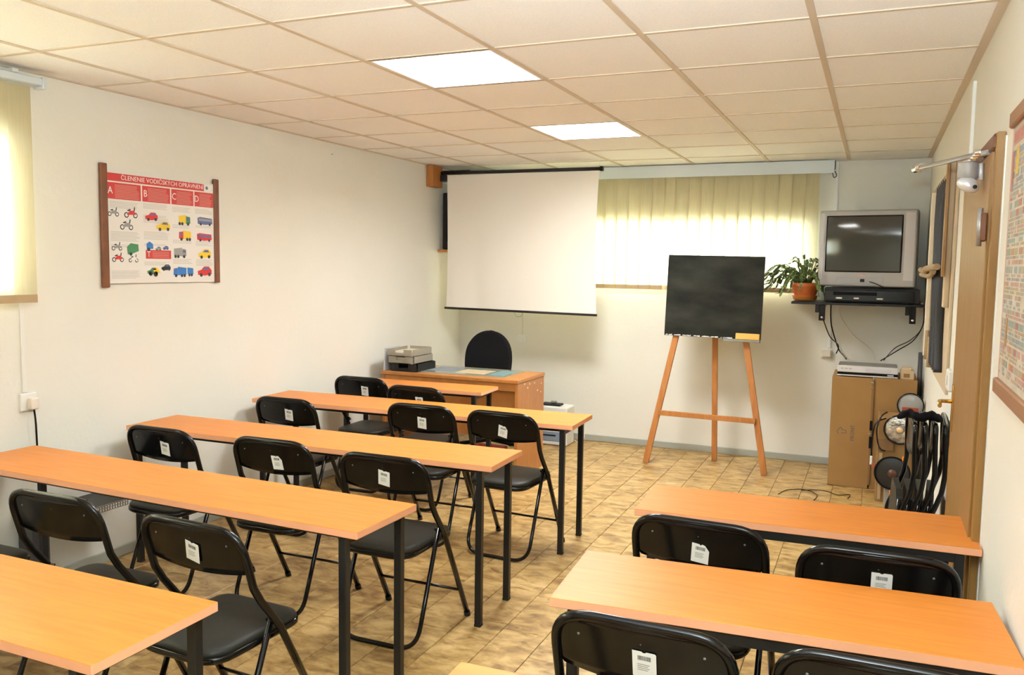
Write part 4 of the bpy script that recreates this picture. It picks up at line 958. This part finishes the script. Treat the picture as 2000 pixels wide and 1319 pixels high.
# right wall posters with horizontal rails; u along -y
def chart(y1, y0, z0, z1, label, seed, zoff=0):
    t = thing('wall_chart', label, 'poster', (XW, y1, z0), group='charts with wooden rails on the right wall')
    L = y1 - y0; Hh = z1 - z0
    Rm = Matrix(((0, 0, -1, 0), (-1, 0, 0, 0), (0, 1, 0, 0), (0, 0, 0, 1)))
    b = B(); box(b, .006, L - .006, 0, Hh, .008, .010, mat=Rm); obj('sheet', b, chartp, t)
    b = B(); box(b, 0, L, -.022, .022, .001, .022, bev=.004, mat=Rm); obj('rail', b, chartrail, t)
    b = B(); box(b, 0, L, Hh - .022, Hh + .022, .001, .022, bev=.004, mat=Rm); obj('rail', b, chartrail, t)
    b = B(); box(b, .0062, .014, .02, Hh - .02, .0101, .0108, mat=Rm); obj('margin_stripe', b, INK['pink'], t)
    rr = random.Random(seed); b = B(); names = ['red', 'orange', 'tan', 'teal', 'slate', 'grey', 'pink', 'yellow', 'blue']; 
    rects(b, [(.03, L - .02, Hh - .075, Hh - .035, 6)], Rm @ T(0, 0, .0101))
    u = .04
    while u < L - .05:
        rects(b, [(u, u + .012, Hh - .068, Hh - .042, 0)], Rm @ T(0, 0, .0108)); u += .024
    v = .04
    while v < Hh - .10:
        h = rr.choice((.010, .015, .024)); u = .025; rowc = rr.choice((2, 3, 4, 5, 2, 6))
        while u < L - .03:
            w = rr.choice((.010, .018, .034)); 
            if rr.random() < .82: rects(b, [(u, min(u + w, L - .02), v, v + h * .75, rowc if rr.random() < .6 else rr.choice((0, 1, 2, 2, 3, 4, 5, 5)))], Rm @ T(0, 0, .0101))
            u += w + .007
        v += h
    rects(b, [(.10, .15, Hh - .16, Hh - .085, 7), (.03, .06, Hh - .20, Hh - .09, 0), (.10, .13, .12, .20, 1)], Rm @ T(0, 0, .0112))
    obj('chart_print', b, [MUTM[k] for k in names], t)
    return t
chart(-.335, -.965, 1.255, 2.005, 'wall chart of coloured signs right of the door on right wall', 2)
chart(-.985, -1.62, 1.240, 2.005, 'second wall chart at the right edge, only its lower rail showing', 9)
# ------------------------------------------------------------------ left wall things
s = thing('wall_socket', 'white socket with plug on the left wall under the blind', 'socket', (XL, -.41, .905), -PI / 2 + PI)
b = B(); box(b, 0, .014, -.042, .042, -.042, .042, bev=.004, seg=2); s.rotation_euler = (0, 0, 0); obj('socket_plate', b, white, s)
b = B(); box(b, .014, .045, -.012, .030, -.035, .020, bev=.006, seg=2); obj('plug', b, M('ivory_plastic', (.78, .70, .60), .4), s)
tag(bx('cable_duct', (XL, XL + .010, -.435, -.415, .950, 1.374), white, None, .002), 'white cable duct between left blind and socket', 'duct')
tag(tb('power_cable', cat([(XL + .032, -.400, .868), (XL + .034, -.395, .80), (XL + .032, -.388, .62), (XL + .05, -.385, .45), (XL + .04, -.38, .30)], 8), .0045, blk, n=6), 'black power cable hanging from the left wall socket', 'cable')
t = thing('perforated_tray', 'black perforated metal tray on the left wall under a desk', 'tray', (0, 0, 0))
bx('tray_plate', (XL + .001, XL + .235, -.46, -.06, .376, .382), blk2, t, .001)
b = B(); n = 26
for k in range(n + 1): box(b, XL + .236, XL + .240, -.46 + .4 * k / n - .002, -.46 + .4 * k / n + .002, .352, .382)
for z in (.350, .366, .380): box(b, XL + .236, XL + .240, -.46, -.06, z, z + .003)
obj('mesh_lip', b, steel, t)
bx('upper_step', (XL + .001, XL + .15, -.50, -.22, .400, .406), blk2, t, .001); bx('step_riser', (XL + .145, XL + .15, -.50, -.22, .383, .3995), blk2, t, 0)
tag(bx('grey_cabinet', (XL + .013, XL + .11, -.49, -.40, .001, .345), greym, None, .003), 'narrow dark grey metal case standing at the left wall', 'case')
tag(tb('wall_nail', [(XL, 2.02, 2.35), (XL + .012, 2.02, 2.352)], .003, steel, n=6), 'small nail high in the left wall', 'nail')
